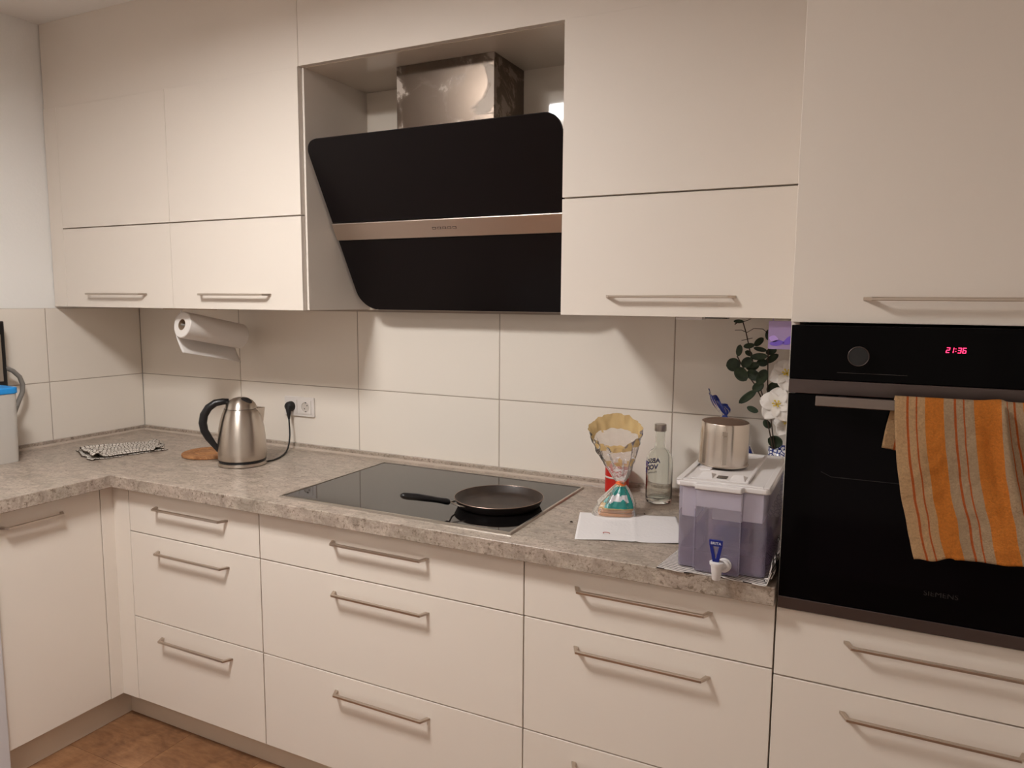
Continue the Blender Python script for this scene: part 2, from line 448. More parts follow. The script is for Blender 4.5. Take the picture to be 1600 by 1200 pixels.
# ceiling lamp (the room's light)
LX, LY, LS = 1.42, -1.60, .20
t = empty('ceiling_lamp', (LX, LY, CZ), 'square flat ceiling lamp with glowing white diffuser above the worktop', 'lamp')
ZL = 2.505
for x0, x1, y0, y1 in ((LX-LS-.012, LX-LS, LY-LS-.012, LY+LS+.012), (LX+LS, LX+LS+.012, LY-LS-.012, LY+LS+.012), (LX-LS, LX+LS, LY-LS-.012, LY-LS), (LX-LS, LX+LS, LY+LS, LY+LS+.012)):
    build(MB().box(x0, x1, y0, y1, ZL, CZ), 'frame_baffle', 'white_pl', t, bevel=.001)  # sides drop below the diffuser, shaped to keep light off the upper fronts
dm = mat('lamp_diffuser', (1, 1, 1), .5, emit=LAMP_COL, es=LAMP_POWER)
build(MB().box(LX-LS, LX+LS, LY-LS, LY+LS, ZL+.036, ZL+.041), 'diffuser', dm, t)
t = empty('ceiling_lamp', (2.3, -3.2, CZ), 'long flat fill-light panel added under the ceiling behind the camera, out of view', 'lamp')  # added unseen panel for soft fill light, no known lamp there
build(MB().box(1.58, 3.02, -3.52, -2.88, 2.53, CZ), 'frame', 'white_pl', t, bevel=.002)
dm2 = mat('added_fill_diffuser', (1, 1, 1), .5, emit=(1, .94, .86), es=FILL_POWER)
build(MB().box(1.6, 3.0, -3.5, -2.9, 2.515, 2.5295), 'diffuser', dm2, t)

# ------------------------------------------------------------------ handles
def handle(name, parent, cx, yface, z, half_bar=.152, half_base=.167, prot=.030, axis='x', face=None):
    """splayed flat-bar pull; runs along x (axis 'x', facing -y) or along y (axis 'y', facing +x)"""
    wd = .0095
    outer = [(-half_base, 0), (-half_bar, prot), (half_bar, prot), (half_base, 0)]
    inner = [(half_base-wd*1.25, 0), (half_bar-wd*.45, prot-wd), (-half_bar+wd*.45, prot-wd), (-half_base+wd*1.25, 0)]
    poly = outer + inner
    if axis == 'x': fn = lambda p, t_: (cx+p[0], yface-p[1], t_)
    else: fn = lambda p, t_: (yface+p[1], cx+p[0], t_)
    return build(MB().prism(poly, fn, z-.0035, z+.0035), name, 'handle', parent, bevel=.0012, seg=2)

# ------------------------------------------------------------------ base cabinets
GAP = .0018
def front(parent, name, x0, x1, z0, z1, y=YF, th=.019, m='cream'):
    return build(MB().box(x0+GAP, x1-GAP, y, y+th, z0+GAP, z1-GAP), name, m, parent, bevel=.0010, seg=2, loc=((x0+x1)/2, y, z0))
Z12, Z23 = .7174, .4118
BG = 'base cabinets under the worktop'
def base_cab(x0, x1, label):
    t = empty('drawer_cabinet', ((x0+x1)/2, YF, PZ), label, 'cabinet', BG)
    build(MB().box(x0+.001, x1-.001, YF+.0205, -.03, PZ, WB-.001), 'body', 'carcass', t)
    cx = (x0+x1)/2 + (.002 if x1-x0 < .7 else 0)
    for z0, z1 in ((Z12, WB-.002), (Z23, Z12), (PZ, Z23)):
        d = front(t, 'drawer', x0, x1, z0, z1)
        handle('handle', d, cx, YF, (z1 if z1 < .8 else .8702)-.052)
base_cab(.7263, 1.3265, 'narrow cream three-drawer base cabinet beside the inner corner')
base_cab(1.3265, 2.2268, 'wide cream three-drawer base cabinet beneath the black hob')
base_cab(2.2268, XT, 'cream three-drawer base cabinet under the water dispenser, beside the oven housing')
# corner filler
mb = MB().box(.6442, .7263-.0012, YF, YF+.019, PZ, WB-.001); mb.box(.6252, .6442, -.6706, YF+.019, PZ, WB-.001)
build(mb, 'corner_filler', 'cream', loc=(.6442, YF, PZ), bevel=.0006, seg=1, label='narrow cream L-shaped filler strips in the inner corner between the base cabinets', cat='filler panel')
# left run door cabinet
t = empty('base_cabinet', (.6442, -.845, PZ), 'cream base cabinet with one tall door, left of the inner corner', 'cabinet', BG)
build(MB().box(.03, .6235, -1.017, -.6725, PZ, WB-.001), 'body', 'carcass', t)
d = build(MB().box(.6252, .6442, -1.018+.001, -.6716-GAP, PZ+GAP, WB-.004), 'door', 'cream', t, bevel=.0010, loc=(.6442, -.845, PZ))
handle('handle', d, -.900, .6442, .818, .085, .100, .030, 'y')
# corner carcass hidden behind the filler
# dishwasher at the left edge
t = empty('dishwasher', (.655, -1.32, 0), 'pale bluish white appliance front at the lower left edge beside the tall door', 'dishwasher')
build(MB().box(.05, .640, -1.62, -1.0205, .003, WB-.002), 'body', 'dwash', t, bevel=.003)
build(MB().box(.640, .660, -1.62, -1.0205, .02, WB-.010), 'door', 'dwash', t, bevel=.004)

# ------------------------------------------------------------------ worktop
poly = [(0.0005, -.0005), (XT-.0005, -.0005), (XT-.0005, YW), (.6885, YW), (.6885, -1.64), (.0005, -1.64)]
wt = build(MB().prism(poly, lambda p, t_: (p[0], p[1], t_), WB, W), 'worktop', 'stone', loc=(0, 0, WB), bevel=.0025, seg=3,
           label='L-shaped speckled beige stone-look worktop running around the corner', cat='worktop')
US = W+.020
build(MB().box(.0005, XT-.0005, -.0155, -.0005, W, US), 'upstand', 'stone', wt, bevel=.002)
build(MB().box(.0005, .0155, -1.64, -.0160, W, US), 'upstand', 'stone', wt, bevel=.002)
M['seal'] = mat('sealing_lip', (.50, .41, .34), .2)
build(MB().prism([(-.0155, W), (-.0215, W), (-.0205, W+.004), (-.0175, W+.007), (-.0155, W+.008)], lambda p, t_: (t_, p[0], p[1]), .0160, XT-.001), 'sealing_strip', 'seal', wt)
build(MB().prism([(.0155, W), (.0215, W), (.0205, W+.004), (.0175, W+.007), (.0155, W+.008)], lambda p, t_: (p[0], t_, p[1]), -1.64, -.0220), 'sealing_strip', 'seal', wt)

# ------------------------------------------------------------------ tall oven housing
t = empty('tall_cabinet', (3.131, YF, PZ), 'tall cream oven housing cabinet at the right, reaching above the frame', 'cabinet')
XR = 3.432
mb = MB().box(XT+.0005, XT+.0165, YF+.0205, -.03, PZ, ZT); mb.box(XR-.016, XR, YF+.0205, -.03, PZ, ZT)
mb.box(XT+.0165, XR-.016, -.045, -.03, PZ, ZT); mb.box(XT+.0165, XR-.016, YF+.0205, -.045, ZT-.016, ZT)
mb.box(XT+.0165, XR-.016, YF+.0205, -.045, 1.480, 1.496); mb.box(XT+.0165, XR-.016, YF+.0205, -.045, .845, .861)
mb.box(XT+.0165, XR-.016, YF+.0205, -.045, PZ, PZ+.016)
build(mb, 'body', 'cream', t)
d = front(t, 'door', XT, XR, 1.4740, ZT); handle('handle', d, 3.131, YF, 1.524)
d = front(t, 'drawer', XT, XR, .7075, .8625); handle('handle', d, 3.133, YF, .811)
d = front(t, 'drawer', XT, XR, .4118, .7075); handle('handle', d, 3.133, YF, .6555)
d = front(t, 'drawer', XT, XR, PZ, .4118); handle('handle', d, 3.133, YF, .36)

# ------------------------------------------------------------------ oven
ov = empty('oven', (3.131, YF, .864), 'built-in black glass oven with steel bands and red clock', 'oven')
OX0, OX1, OY = 2.8355, 3.4265, -.6445
build(MB().box(XT+.0175, XR-.017, YF+.001, -.10, .866, 1.468), 'body', 'dark', ov)
cp = build(MB().box(OX0, OX1, OY, YF+.0005, 1.3605, 1.4705), 'control_panel', 'black_glass', ov, bevel=.0015)
build(MB().box(OX0, OX1, OY-.0015, YF+.0005, 1.3315, 1.3600), 'steel_band', 'oven_steel', ov, bevel=.0008)
dg = build(MB().box(OX0, OX1, OY, YF+.0005, .8955, 1.3300), 'door', 'black_glass', ov, bevel=.0015)
build(MB().box(OX0, OX1, OY-.0015, YF+.0005, .8695, .8950), 'steel_band', 'oven_steel', ov, bevel=.0008)
build(MB().box(OX0+.055, OX1-.055, OY-.0006, OY+.001, .955, 1.275), 'window', 'oven_dark', dg)
# faint rack line behind the window
build(MB().tube([(OX0+.07, OY-.0008, 1.172), (OX0+.09, OY-.0008, 1.163), (OX1-.09, OY-.0008, 1.163), (OX1-.07, OY-.0008, 1.172)], .0008, 6), 'rack_edge', 'logo_grey', dg)
hb = build(MB().box(2.8905, 3.3715, -.690, -.680, 1.3125, 1.3325), 'handle', 'oven_handle', ov, bevel=.0015)
for xa in (2.93, 3.317): build(MB().box(xa, xa+.015, -.680, OY, 1.316, 1.329), 'handle_mount', 'oven_steel', hb)
ry = Matrix.Rotation(pi/2, 3, 'X')
kn = build(MB().lathe([(.0195, .0), (.0195, .014), (.0185, .0155), (0.0001, .0155)], 40, (2.9625, OY, 1.4115), frame=ry), 'knob', 'rubber', cp, smooth=True, auto=30)
build(MB().lathe([(.0195, .0150), (.0195, .0165), (.0180, .0168), (.0178, .0152)], 48, (2.9625, OY, 1.4115), frame=ry, cap=False), 'knob_ring', 'oven_steel', kn, smooth=True)
build(MB().box(2.925, 3.05, OY-.0006, OY, 1.3765, 1.3772), 'printed_line', 'icon_grey', cp)
# clock 21:36
SEG = {'2': 'abged', '1': 'bc', '3': 'abgcd', '6': 'afgedc'}
def digit(mb, ch, x, z, w_, h, th):
    sl = .10
    def q(x0, x1, z0, z1):
        mb.add([(x+a+sl*(b), OY-.0007, z+b) for a, b in ((x0, z0), (x1, z0), (x1, z1), (x0, z1))] +
               [(x+a+sl*(b), OY-.0001, z+b) for a, b in ((x0, z0), (x1, z0), (x1, z1), (x0, z1))], [(0, 1, 2, 3), (4, 5, 6, 7), (0, 1, 5, 4), (1, 2, 6, 5), (2, 3, 7, 6), (3, 0, 4, 7)])
    g = {'a': (th*.5, w_-th*.5, h-th, h), 'g': (th*.5, w_-th*.5, h/2-th/2, h/2+th/2), 'd': (th*.5, w_-th*.5, 0, th),
         'f': (0, th, h/2+th*.3, h-th*.3), 'b': (w_-th, w_, h/2+th*.3, h-th*.3), 'e': (0, th, th*.3, h/2-th*.3), 'c': (w_-th, w_, th*.3, h/2-th*.3)}
    for c_ in SEG[ch]: q(*g[c_])
zc = 1.4232
for ch, x in (('2', 3.1105), ('1', 3.1170), ('3', 3.1292), ('6', 3.1372)):
    mb = MB(); digit(mb, ch, x, zc, .0064, .0108, .0015); build(mb, 'clock_digit', 'red_led', cp)
mb = MB()
for zz in (.0028, .0075): mb.box(3.1262, 3.1276, OY-.0007, OY-.0001, zc+zz, zc+zz+.0014)
build(mb, 'clock_colon', 'red_led', cp)
build(text_mb('SIEMENS', .014, lambda c_: (3.133+c_.x*1.15, OY-.0004-c_.z, .9465+c_.y), .0002, 'CENTER'), 'logo', 'logo_grey', dg)

# towel over the oven handle
def towel_fn(u, v_):
    wd = .335
    # v: 0 front bottom -> .70 bar top front -> .76 bar top back -> 1 back bottom
    front_len, back_len = .305, .100
    xl = 3.0295; top = 1.3365
    if v_ <= .70:
        s_ = 1-v_/.70
        z = top - front_len*s_ + .004*sin(u*9)*s_
        z += .050*s_*u - .005*s_*sin(u*pi*1.6) + .003*s_*s_*sin(u*40+1)*(u < .2)
        x = xl + u*wd*(1-.12*(1-s_)*u) + .050*s_**1.15 - .007*sin(s_*pi)*(1-u) + .004*noise.noise(Vector((u*4, s_*6, 9)))*s_
        fold = .016*math.exp(-((u-.52-.05*s_)/.030)**2)*(1-.70*s_)
        fold2 = -.009*math.exp(-((u-.455-.03*s_)/.025)**2)*(1-s_*.8)*max(0, min(1, (s_-.09)*7))
        fold3 = .008*math.exp(-((u-.68-.04*s_)/.05)**2)*(1-.6*s_)
        y = -.6945 - .004*s_ - fold - fold2 - fold3 - .007*s_*sin(u*13+1.2) - .005*s_**.5*noise.noise(Vector((u*7, s_*5, 1))) - .0022*noise.noise(Vector((u*22, s_*18, 4)))*min(1, s_*8) - .003*sin(s_*5+u*6)*s_
        # gentle waves
        if s_ < .06: y = y*(s_/.06) + (1-s_/.06)*(-.6935)
        x += .010*math.exp(-((u-.50)/.05)**2)*(1-s_)
    elif v_ <= .76:
        s_ = (v_-.70)/.06; a = pi*s_
        x = xl + u*wd*(1-.12*u) + .010*math.exp(-((u-.50)/.05)**2)
        y = -.685 - .0085*cos(a); z = top + .0035*sin(a) + .004*math.exp(-((u-.5)/.05)**2)*sin(a)
    else:
        s_ = (v_-.76)/.24
        x = xl + u*wd*(1-.12*u) - .016*s_ - .002*sin(s_*3)
        y = -.6765 + .010*s_ + .004*s_*sin(u*14)*.6
        z = top - back_len*s_ - .006*s_*sin(u*8)
    return (x, y, z)
build(MB().grid(towel_fn, 90, 110), 'hand_towel', 'towel', smooth=True, solid=.003, loc=(3.13, -.69, 1.30),
      label='orange and beige striped terry towel draped over the oven handle', cat='towel')

# ------------------------------------------------------------------ wall cabinets
UG = 'wall cabinets above the worktop'
def wall_cab(x0, x1, fx0, fx1, label, hcx, filler=None, zg=ZG):
    t = empty('wall_cabinet', ((x0+x1)/2, YU, ZU), label, 'cabinet', UG)
    build(MB().box(x0+.0005, x1-.0005, YU+.0205, -.0005 if False else -.002, ZU+.0005, ZT), 'body', 'cream', t)
    gg = .0007
    def fr(z0, z1, a, b):
        return build(MB().box(fx0+gg, fx1-gg, YU, YU+.019, z0+a, z1-b), 'door', 'cream', t, bevel=.0010, seg=2, loc=((fx0+fx1)/2, YU, z0))
    fr(zg, ZT, .0022, 0)
    d = fr(ZU-.001, zg, 0, .0022)
    handle('handle', d, hcx, YU, 1.528, .152, .168, .028)
    if filler: build(MB().box(filler[0], filler[1]-.0002, YU, YU+.019, ZU-.001, ZT), 'filler_strip', 'cream', t, bevel=.0006, seg=1)
wall_cab(.001, .6919, .081, .6919, 'cream two-panel wall cabinet in the far left corner', .386, (.001, .081), 1.7835)
wall_cab(.6919, 1.3045, .6919, 1.3045, 'cream two-panel wall cabinet directly left of the extractor hood', 1.000, None, 1.7835)
wall_cab(2.2144, XT-.001, 2.2144, XT-.001, 'cream two-panel wall cabinet between extractor hood and oven housing', 2.512, None, 1.7886)

# ------------------------------------------------------------------ hood niche
t = empty('hood_niche', (1.764, -.36, ZU), 'open cream niche between the wall cabinets framing the extractor hood', 'niche')
build(MB().box(1.3052, 1.3130, YU+.019, -.037, ZU, ZT), 'side_panel', 'cream', t, bevel=.0008, seg=1)
build(MB().box(1.3052, 2.2138, YU+.024, -.037, ZT-.0005, ZT+.012), 'top_panel', 'cream_gloss', t)
build(MB().box(1.3052, 2.2138, -.0365, -.0205, ZU-.002, ZT+.012), 'back_panel', 'cream_gloss', t)

# ------------------------------------------------------------------ extractor hood
hd = empty('extractor_hood', (1.764, -.24, 1.48), 'slanted black glass extractor hood with steel control band and steel chimney', 'hood')
HZ0, HZ1, HY0, HY1 = 1.4785, 2.016, -.098, -.383
gl = Vector((0, HY1-HY0, HZ1-HZ0)); GL = gl.length; gu = gl.normalized(); gn = Vector((0, -gu.z, gu.y))
GX0, GX1 = 1.326, 2.203
def gpt(p, t_): return Vector((p[0], HY0, HZ0)) + gu*p[1] + gn*t_
sb0, sb1 = .268, .328
def glass(poly, name, m_, a, b, bev=.0008): return build(MB().prism(poly, gpt, a, b), name, m_, hd, bevel=bev, seg=1)
low = rrect(GX0, GX1, 0, sb0-.002, 0, 8, (.072, .072, .0005, .0005))
upp = rrect(GX0, GX1, sb1+.002, GL, 0, 8, (.0005, .0005, .045, .045))
glass(low, 'lower_glass', 'hood_glass', -.008, 0)
glass(upp, 'upper_glass', 'hood_glass', -.008, 0)
bd = glass([(GX0-.001, sb0), (GX1+.001, sb0), (GX1+.001, sb1), (GX0-.001, sb1)], 'control_band', 'steel_band', -.012, .006, .0015)
for k in range(5):
    cx = 1.7235 + k*.0185
    mb = MB(); mb.prism([(cx-.0068, sb0+.027), (cx+.0068, sb0+.027), (cx+.0068, sb0+.0345), (cx-.0068, sb0+.0345)], gpt, .006, .0066)
    bt = build(mb, 'button', 'icon_grey', bd)
    mb = MB(); mb.prism([(cx-.0052, sb0+.0285), (cx+.0052, sb0+.0285), (cx+.0052, sb0+.033), (cx-.0052, sb0+.033)], gpt, .0066, .0071)
    build(mb, 'button_face', 'steel_band', bt)
# body wedge
poly = [(-.05, 1.493), (HY0+.006-.008, 1.497), (HY0+.012-.253, 1.960), (HY0+.020-.253, 1.985), (-.05, 1.985)]
build(MB().prism(poly, lambda p, t_: (t_, p[0], p[1]), GX0+.024, GX1-.014), 'body', 'hood_body', hd)
build(MB().box(1.586, 1.935, -.243, -.0370, 1.9855, ZT-.001), 'chimney', 'chimney', hd, bevel=.0012, seg=2)

# ------------------------------------------------------------------ under-cabinet lamp and small hooks
t = empty('cabinet_lamp', (2.562, -.34, ZU), 'small white box lamp fixed beneath the right wall cabinet', 'lamp')
build(MB().box(2.525, 2.592, -.352, -.30, 1.4690, ZU-.0015), 'housing', 'white_pl', t, bevel=.0015)
build(MB().box(2.600, 2.655, -.352, -.322, 1.4735, ZU-.0015), 'connector', 'black', t)

# ------------------------------------------------------------------ hob
hb_ = empty('hob', (1.786, -.34, W), 'black glass hob with steel frame set in the worktop', 'hob')
X0, X1, Y0, Y1 = 1.3927, 2.1791, -.6067, -.074
build(MB().box(X0+.007, X1-.007, Y0+.007, Y1-.007, W+.0004, W+.0042), 'glass', 'hob_glass', hb_)
mb = MB()
o4 = [(X0, Y0), (X1, Y0), (X1, Y1), (X0, Y1)]; i4 = [(X0+.008, Y0+.008), (X1-.008, Y0+.008), (X1-.008, Y1-.008), (X0+.008, Y1-.008)]
vs = [(x, y, W+.0003) for x, y in o4] + [(x+(.0015 if x < 1.7 else -.0015), y+(.0015 if y < -.3 else -.0015), W+.0058) for x, y in o4] + [(x, y, W+.0058) for x, y in i4] + [(x, y, W+.0003) for x, y in i4]
fs = []
for k in range(4):
    q = (k+1) % 4
    fs += [(k, q, 4+q, 4+k), (4+k, 4+q, 8+q, 8+k), (8+k, 8+q, 12+q, 12+k), (12+k, 12+q, q, k)]
mb.add(vs, fs); build(mb, 'frame', 'steel', hb_)

# ------------------------------------------------------------------ frying pan
PC = Vector((2.030, -.383, 0)); gz = W+.0044
pn = empty('frying_pan', (PC.x, PC.y, gz), 'black iron frying pan with black handle standing on the hob', 'pan')
build(MB().lathe([(0.0001, gz+.0005), (.112, gz+.0005), (.120, gz+.004), (.1305, gz+.0255)], 64, (PC.x, PC.y, 0), cap=False), 'pan_body', 'pan', pn, smooth=True)
build(MB().lathe([(0.0001, gz+.0030), (.098, gz+.0030), (.111, gz+.0045), (.1170, gz+.0085), (.1290, gz+.0258)], 64, (PC.x, PC.y, 0), cap=False), 'cooking_surface', 'pan_in', pn, smooth=True)
build(MB().lathe([(.1290, gz+.0250), (.1292, gz+.0266), (.1304, gz+.0266), (.1307, gz+.0250)], 64, (PC.x, PC.y, 0), cap=False), 'rim', 'rim', pn, smooth=True)
hdv = Vector((-.56, -.83, 0)).normalized(); sd = Vector((-hdv.y, hdv.x, 0))
def hp(r_, z, s_=0): return PC + hdv*r_ + sd*s_ + Vector((0, 0, z))
gr = MB()
for sgn in (-1, 1): gr.tube([hp(.126, gz+.019, .034*sgn), hp(.140, gz+.022, .026*sgn), hp(.158, gz+.030, .005*sgn), hp(.175, gz+.034, .003*sgn)], .0024, 8)
build(gr, 'handle_bracket', 'steel', pn, smooth=True)
pth = [(.160, .031, .009), (.163, .0315, .0125), (.172, .034, .0135), (.182, .037, .0118), (.20, .042, .0118), (.225, .049, .0132), (.26, .058, .0140), (.285, .063, .0135), (.298, .066, .0115), (.304, .067, .006)]
build(MB().tube([hp(a, gz+b) for a, b, c in pth], 0, 16, .72, radii=[c for a, b, c in pth]), 'handle', 'black', pn, smooth=True)

# ------------------------------------------------------------------ kettle
KC = Vector((.950, -.325, 0))
kt = empty('kettle', (KC.x, KC.y, W), 'brushed steel electric kettle with black handle on the worktop', 'kettle')
pd = Vector((.69, .724, 0))    # direction of the spout
kd = Vector((-pd.y, pd.x, 0))
build(MB().lathe([(.078, W+.0003), (.0845, W+.003), (.0845, W+.013), (.081, W+.015)], 48, (KC.x, KC.y, 0)), 'power_base', 'kettle', kt, smooth=True, auto=35)
build(MB().lathe([(.080, W+.0152), (.0825, W+.0155), (.0825, W+.0205), (.080, W+.021)], 48, (KC.x, KC.y, 0)), 'base_ring', 'black', kt, smooth=True, auto=35)
prof = [(.080, W+.0212), (.0835, W+.024), (.0842, W+.045), (.0838, W+.075), (.0820, W+.105), (.0785, W+.135), (.0725, W+.165), (.0650, W+.188), (.0580, W+.2045), (.0560, W+.2060)]
build(MB().lathe(prof, 64, (KC.x, KC.y, 0)), 'body', 'kettle', kt, smooth=True, auto=60)
build(MB().lathe([(.0572, W+.2046), (.0578, W+.2056), (.0572, W+.2066)], 48, (KC.x, KC.y, 0), cap=False), 'lid_seam', 'dark', kt, smooth=True)
# spout beak
mb = MB()
def kp(a, b, z): return KC + pd*a + kd*b + Vector((0, 0, W+z))
A_ = [kp(.040, .037, .2062), kp(.083, 0, .2068), kp(.040, -.037, .2062), kp(.0748, 0, .146), kp(.052, 0, .199)]
mb.add(A_, [(0, 1, 3), (1, 2, 3), (0, 3, 4), (2, 4, 3), (0, 4, 1), (1, 4, 2)])
build(mb, 'spout', 'kettle', kt, bevel=.0008)
M['mouth'] = mat('spout_shadow', (.05, .045, .04), .5)
lp = [(.0565, W+.2063), (.0555, W+.2100), (.050, W+.2225), (.040, W+.234), (.026, W+.242), (.012, W+.2455), (.0001, W+.246)]
ld = build(MB().lathe(lp, 48, (KC.x, KC.y, 0), cap=False), 'lid', 'kettle', kt, smooth=True)
def lid_z(r_):
    for (a, za), (b, zb) in zip(lp[:-1], lp[1:]):
        if b <= r_ <= a: return zb + (za-zb)*(r_-b)/(a-b+1e-9)
    return lp[0][1]
def btn(u, v_):
    a = u*2*pi; q = KC + pd*(.020+cos(a)*.0190*v_) + kd*(-.021+sin(a)*.017*v_)
    rr_ = (q-KC).length
    return (q.x, q.y, lid_z(rr_)+.0026*(1-v_**6)+.0002)
build(MB().grid(btn, 32, 6), 'lid_button', 'black', ld, smooth=True)
hpth = [(-.040, .232, .011), (-.060, .232, .013), (-.085, .228, .0145), (-.108, .212, .0155), (-.124, .186, .016), (-.129, .158, .016), (-.125, .130, .0155), (-.112, .104, .0145), (-.098, .082, .012), (-.084, .062, .010), (-.080, .052, .007)]
build(MB().tube([kp(a, 0, b) for a, b, c in hpth], 0, 16, .9, radii=[c for a, b, c in hpth]), 'handle', 'black', kt, smooth=True)
cp_ = [(.903, -.035, 1.045), (.906, -.037, 1.030), (.911, -.041, 1.005), (.917, -.047, .975), (.925, -.060, .945), (.938, -.082, .928), (.955, -.11, .9205), (.975, -.145, .9188), (.998, -.19, .9188), (1.012, -.235, .9188), (1.010, -.272, .920), (1.003, -.285, .922)]
build(MB().tube(cp_, .0032, 10), 'power_cable', 'rubber', kt, smooth=True)
mb = MB().lathe([(.0185, 0), (.0195, .006), (.0185, .018), (.014, .026), (.0001, .028)], 24, (.897, -.0105, 1.086), frame=ry)
mb.tube([(.897, -.026, 1.088), (.899, -.031, 1.072), (.902, -.034, 1.048), (.904, -.035, 1.035)], 0, 12, radii=[.014, .011, .006, .004])
build(mb, 'plug', 'rubber', kt, smooth=True)

# ------------------------------------------------------------------ socket
sk = empty('wall_socket', (.932, 0, 1.085), 'white double wall socket on the tiles behind the kettle', 'socket')
fr = MB().prism(rrect(.857, 1.010, 1.0455, 1.1245, .004, 3), lambda p, t_: (p[0], t_, p[1]), -.0085, -.0003)
build(fr, 'frame', 'socket', sk, bevel=.003)
for cx in (.897, .969):
    ns = 32; vs2 = []
    for k in range(ns):
        a = 2*pi*k/ns; c_, s2 = cos(a), sin(a); q_ = .0275/max(abs(c_), abs(s2))
        vs2.append((cx+c_*q_, 1.085+s2*q_))
    mb = MB()
    rings = [[(x, -.0086, z) for x, z in vs2], [(x, -.0120, z) for x, z in vs2], [(cx+.0203*cos(2*pi*k/ns), -.0120, 1.085+.0203*sin(2*pi*k/ns)) for k in range(ns)]]
    for q_ in rings: mb.v += q_
    for t_ in range(2):
        for k in range(ns):
            k2 = (k+1) % ns; mb.f.append((t_*ns+k, t_*ns+k2, (t_+1)*ns+k2, (t_+1)*ns+k)); mb.mi.append(0)
    it = build(mb, 'socket_insert', 'socket', sk)
    M.setdefault('socket_shade', mat('socket_recess_shade', (.60, .54, .49), .4))  # socket plastic in a darker tone, painting shade into the recess
    build(MB().lathe([(.0203, .0), (.0198, -.0030), (.0001, -.0032)], 32, (cx, -.0120, 1.085), frame=ry, cap=False), 'recess', 'socket_shade', it, smooth=True, auto=40)
    mb = MB()
    for dx, dz in ((-.0095, 0), (.0095, 0)): mb.lathe([(.0024, 0), (.0024, .0006)], 12, (cx+dx*.72+0, -.0088, 1.085+dx*.72), frame=ry)
    mb.box(cx-.0025, cx+.0025, -.0118, -.0090, 1.1015, 1.1045); mb.box(cx-.0025, cx+.0025, -.0118, -.0090, 1.0655, 1.0685)
    build(mb, 'contact', 'rubber', it)

# ------------------------------------------------------------------ paper roll
A = Vector((.676, -.335, 1.4165)); Bv = Vector((.703, -.078, 1.3630))
ax = (Bv-A).normalized(); sx_ = ax.cross(Vector((0, 0, 1))).normalized(); uz = sx_.cross(ax)
RF = Matrix((sx_, uz, ax)).transposed()
pr_ = empty('paper_roll', tuple(A), 'white kitchen paper roll hanging beneath the wall cabinet', 'paper roll')
LN = (Bv-A).length
RR = .0495
body = MB().lathe([(.0205, 0), (RR-.003, 0), (RR, .003), (RR, LN-.003), (RR-.003, LN), (.0205, LN)], 56, tuple(A), frame=RF, cap=False)
build(body, 'roll', 'paper', pr_, smooth=True, auto=40)
build(MB().lathe([(.0208, -.0004), (.0195, -.0004), (.0195, LN), (.0208, LN)], 32, tuple(A), frame=RF, cap=False), 'core', 'card', pr_, smooth=True, auto=40)
def flap(u, v_):
    # hangs off the side towards -x, along the axis u
    p = A + ax*(LN*(.002+.996*u))
    L_ = v_*.162
    if L_ < .04:
        a = pi*.62 + L_/.048*1.0
        q = p + sx_*cos(a)*(RR+.0012) + uz*sin(a)*(RR+.0012)
    else:
        a = pi*.62 + .04/.048
        q = p + sx_*cos(a)*(RR+.0012) + uz*sin(a)*(RR+.0012)
        d_ = L_-.04
        q = q + Vector((.022*(d_/.105)**2 - .006*sin(d_*30), 0, -d_))
    return q
# choose side that faces away from +x
if sx_.x > 0: pass
build(MB().grid(flap, 20, 26), 'loose_sheet', 'paper', pr_, smooth=True, solid=.0008)
rh = empty('roll_holder', (.70, -.33, ZU), 'small clear roll holder bracket under the second wall cabinet', 'holder')
build(MB().box(.60, .86, -.352, -.335, 1.4735, ZU-.001), 'mounting_plate', 'carcass', rh)
mb = MB().tube([(.690, -.343, 1.474), (.686, -.345, 1.4665), (.684, -.343, 1.465)], .003, 8)
build(mb, 'hook', 'white_pl', rh, smooth=True)
mb = MB().tube([A-ax*.002, Bv+ax*.012], .004, 10); build(mb, 'rod', 'grey_pl', rh, smooth=True)

# ------------------------------------------------------------------ cork trivet
tv = (.718, -.262, W)
mb = MB().lathe([(.098, W+.0004), (.105, W+.002), (.106, W+.006), (.104, W+.0105), (.100, W+.012), (.062, W+.012), (.060, W+.0105), (.055, W+.0105), (.053, W+.012), (.0001, W+.012)], 56, (tv[0], tv[1], 0), cap=False)
build(mb, 'trivet', 'trivet', smooth=True, auto=40, loc=tv, label='round brown cork trivet lying left of the kettle', cat='trivet')

# ------------------------------------------------------------------ checked cloth in the corner
F_, R__, B__, L__ = Vector((.425, -.555, 0)), Vector((.500, -.290, 0)), Vector((.330, -.175, 0)), Vector((.200, -.465, 0))
def cloth_layer(h0, shr, seed, roll):
    def fn(u, v_):
        cu = .5+(u-.5)*shr; cv = .5+(v_-.5)*shr
        p = (F_*(1-cu)+R__*cu)*(1-cv) + (L__*(1-cu)+B__*cu)*cv
        nz = noise.noise(Vector((u*3.1+seed, v_*2.3, seed)))
        n2 = noise.noise(Vector((u*9+seed, v_*7, 3+seed)))
        edge = min(1, 8*min(u, 1-u, v_, 1-v_))
        z = W + h0 + (.012*max(0, nz+.35) + .004*n2)*edge*roll + .001
        z += roll*.022*math.exp(-((u-.06)/.07)**2)*(.5+.5*sin(v_*4.2+.6)) + roll*.014*math.exp(-((v_-.80)/.09)**2)*(1-u)
        z += roll*.008*math.exp(-((u-.93)/.05)**2)
        dn = .012*n2
        return (p.x+dn, p.y+dn*.6, max(z, W+.0012+h0*.4))
    return fn
ck = MB(); ck.grid(cloth_layer(.0, 1.0, 1.3, .25), 40, 30)
c0 = build(ck, 'dish_cloth', 'check', smooth=True, solid=.0018, loc=(.36, -.37, W), label='crumpled checked dish cloth lying in the worktop corner', cat='cloth')
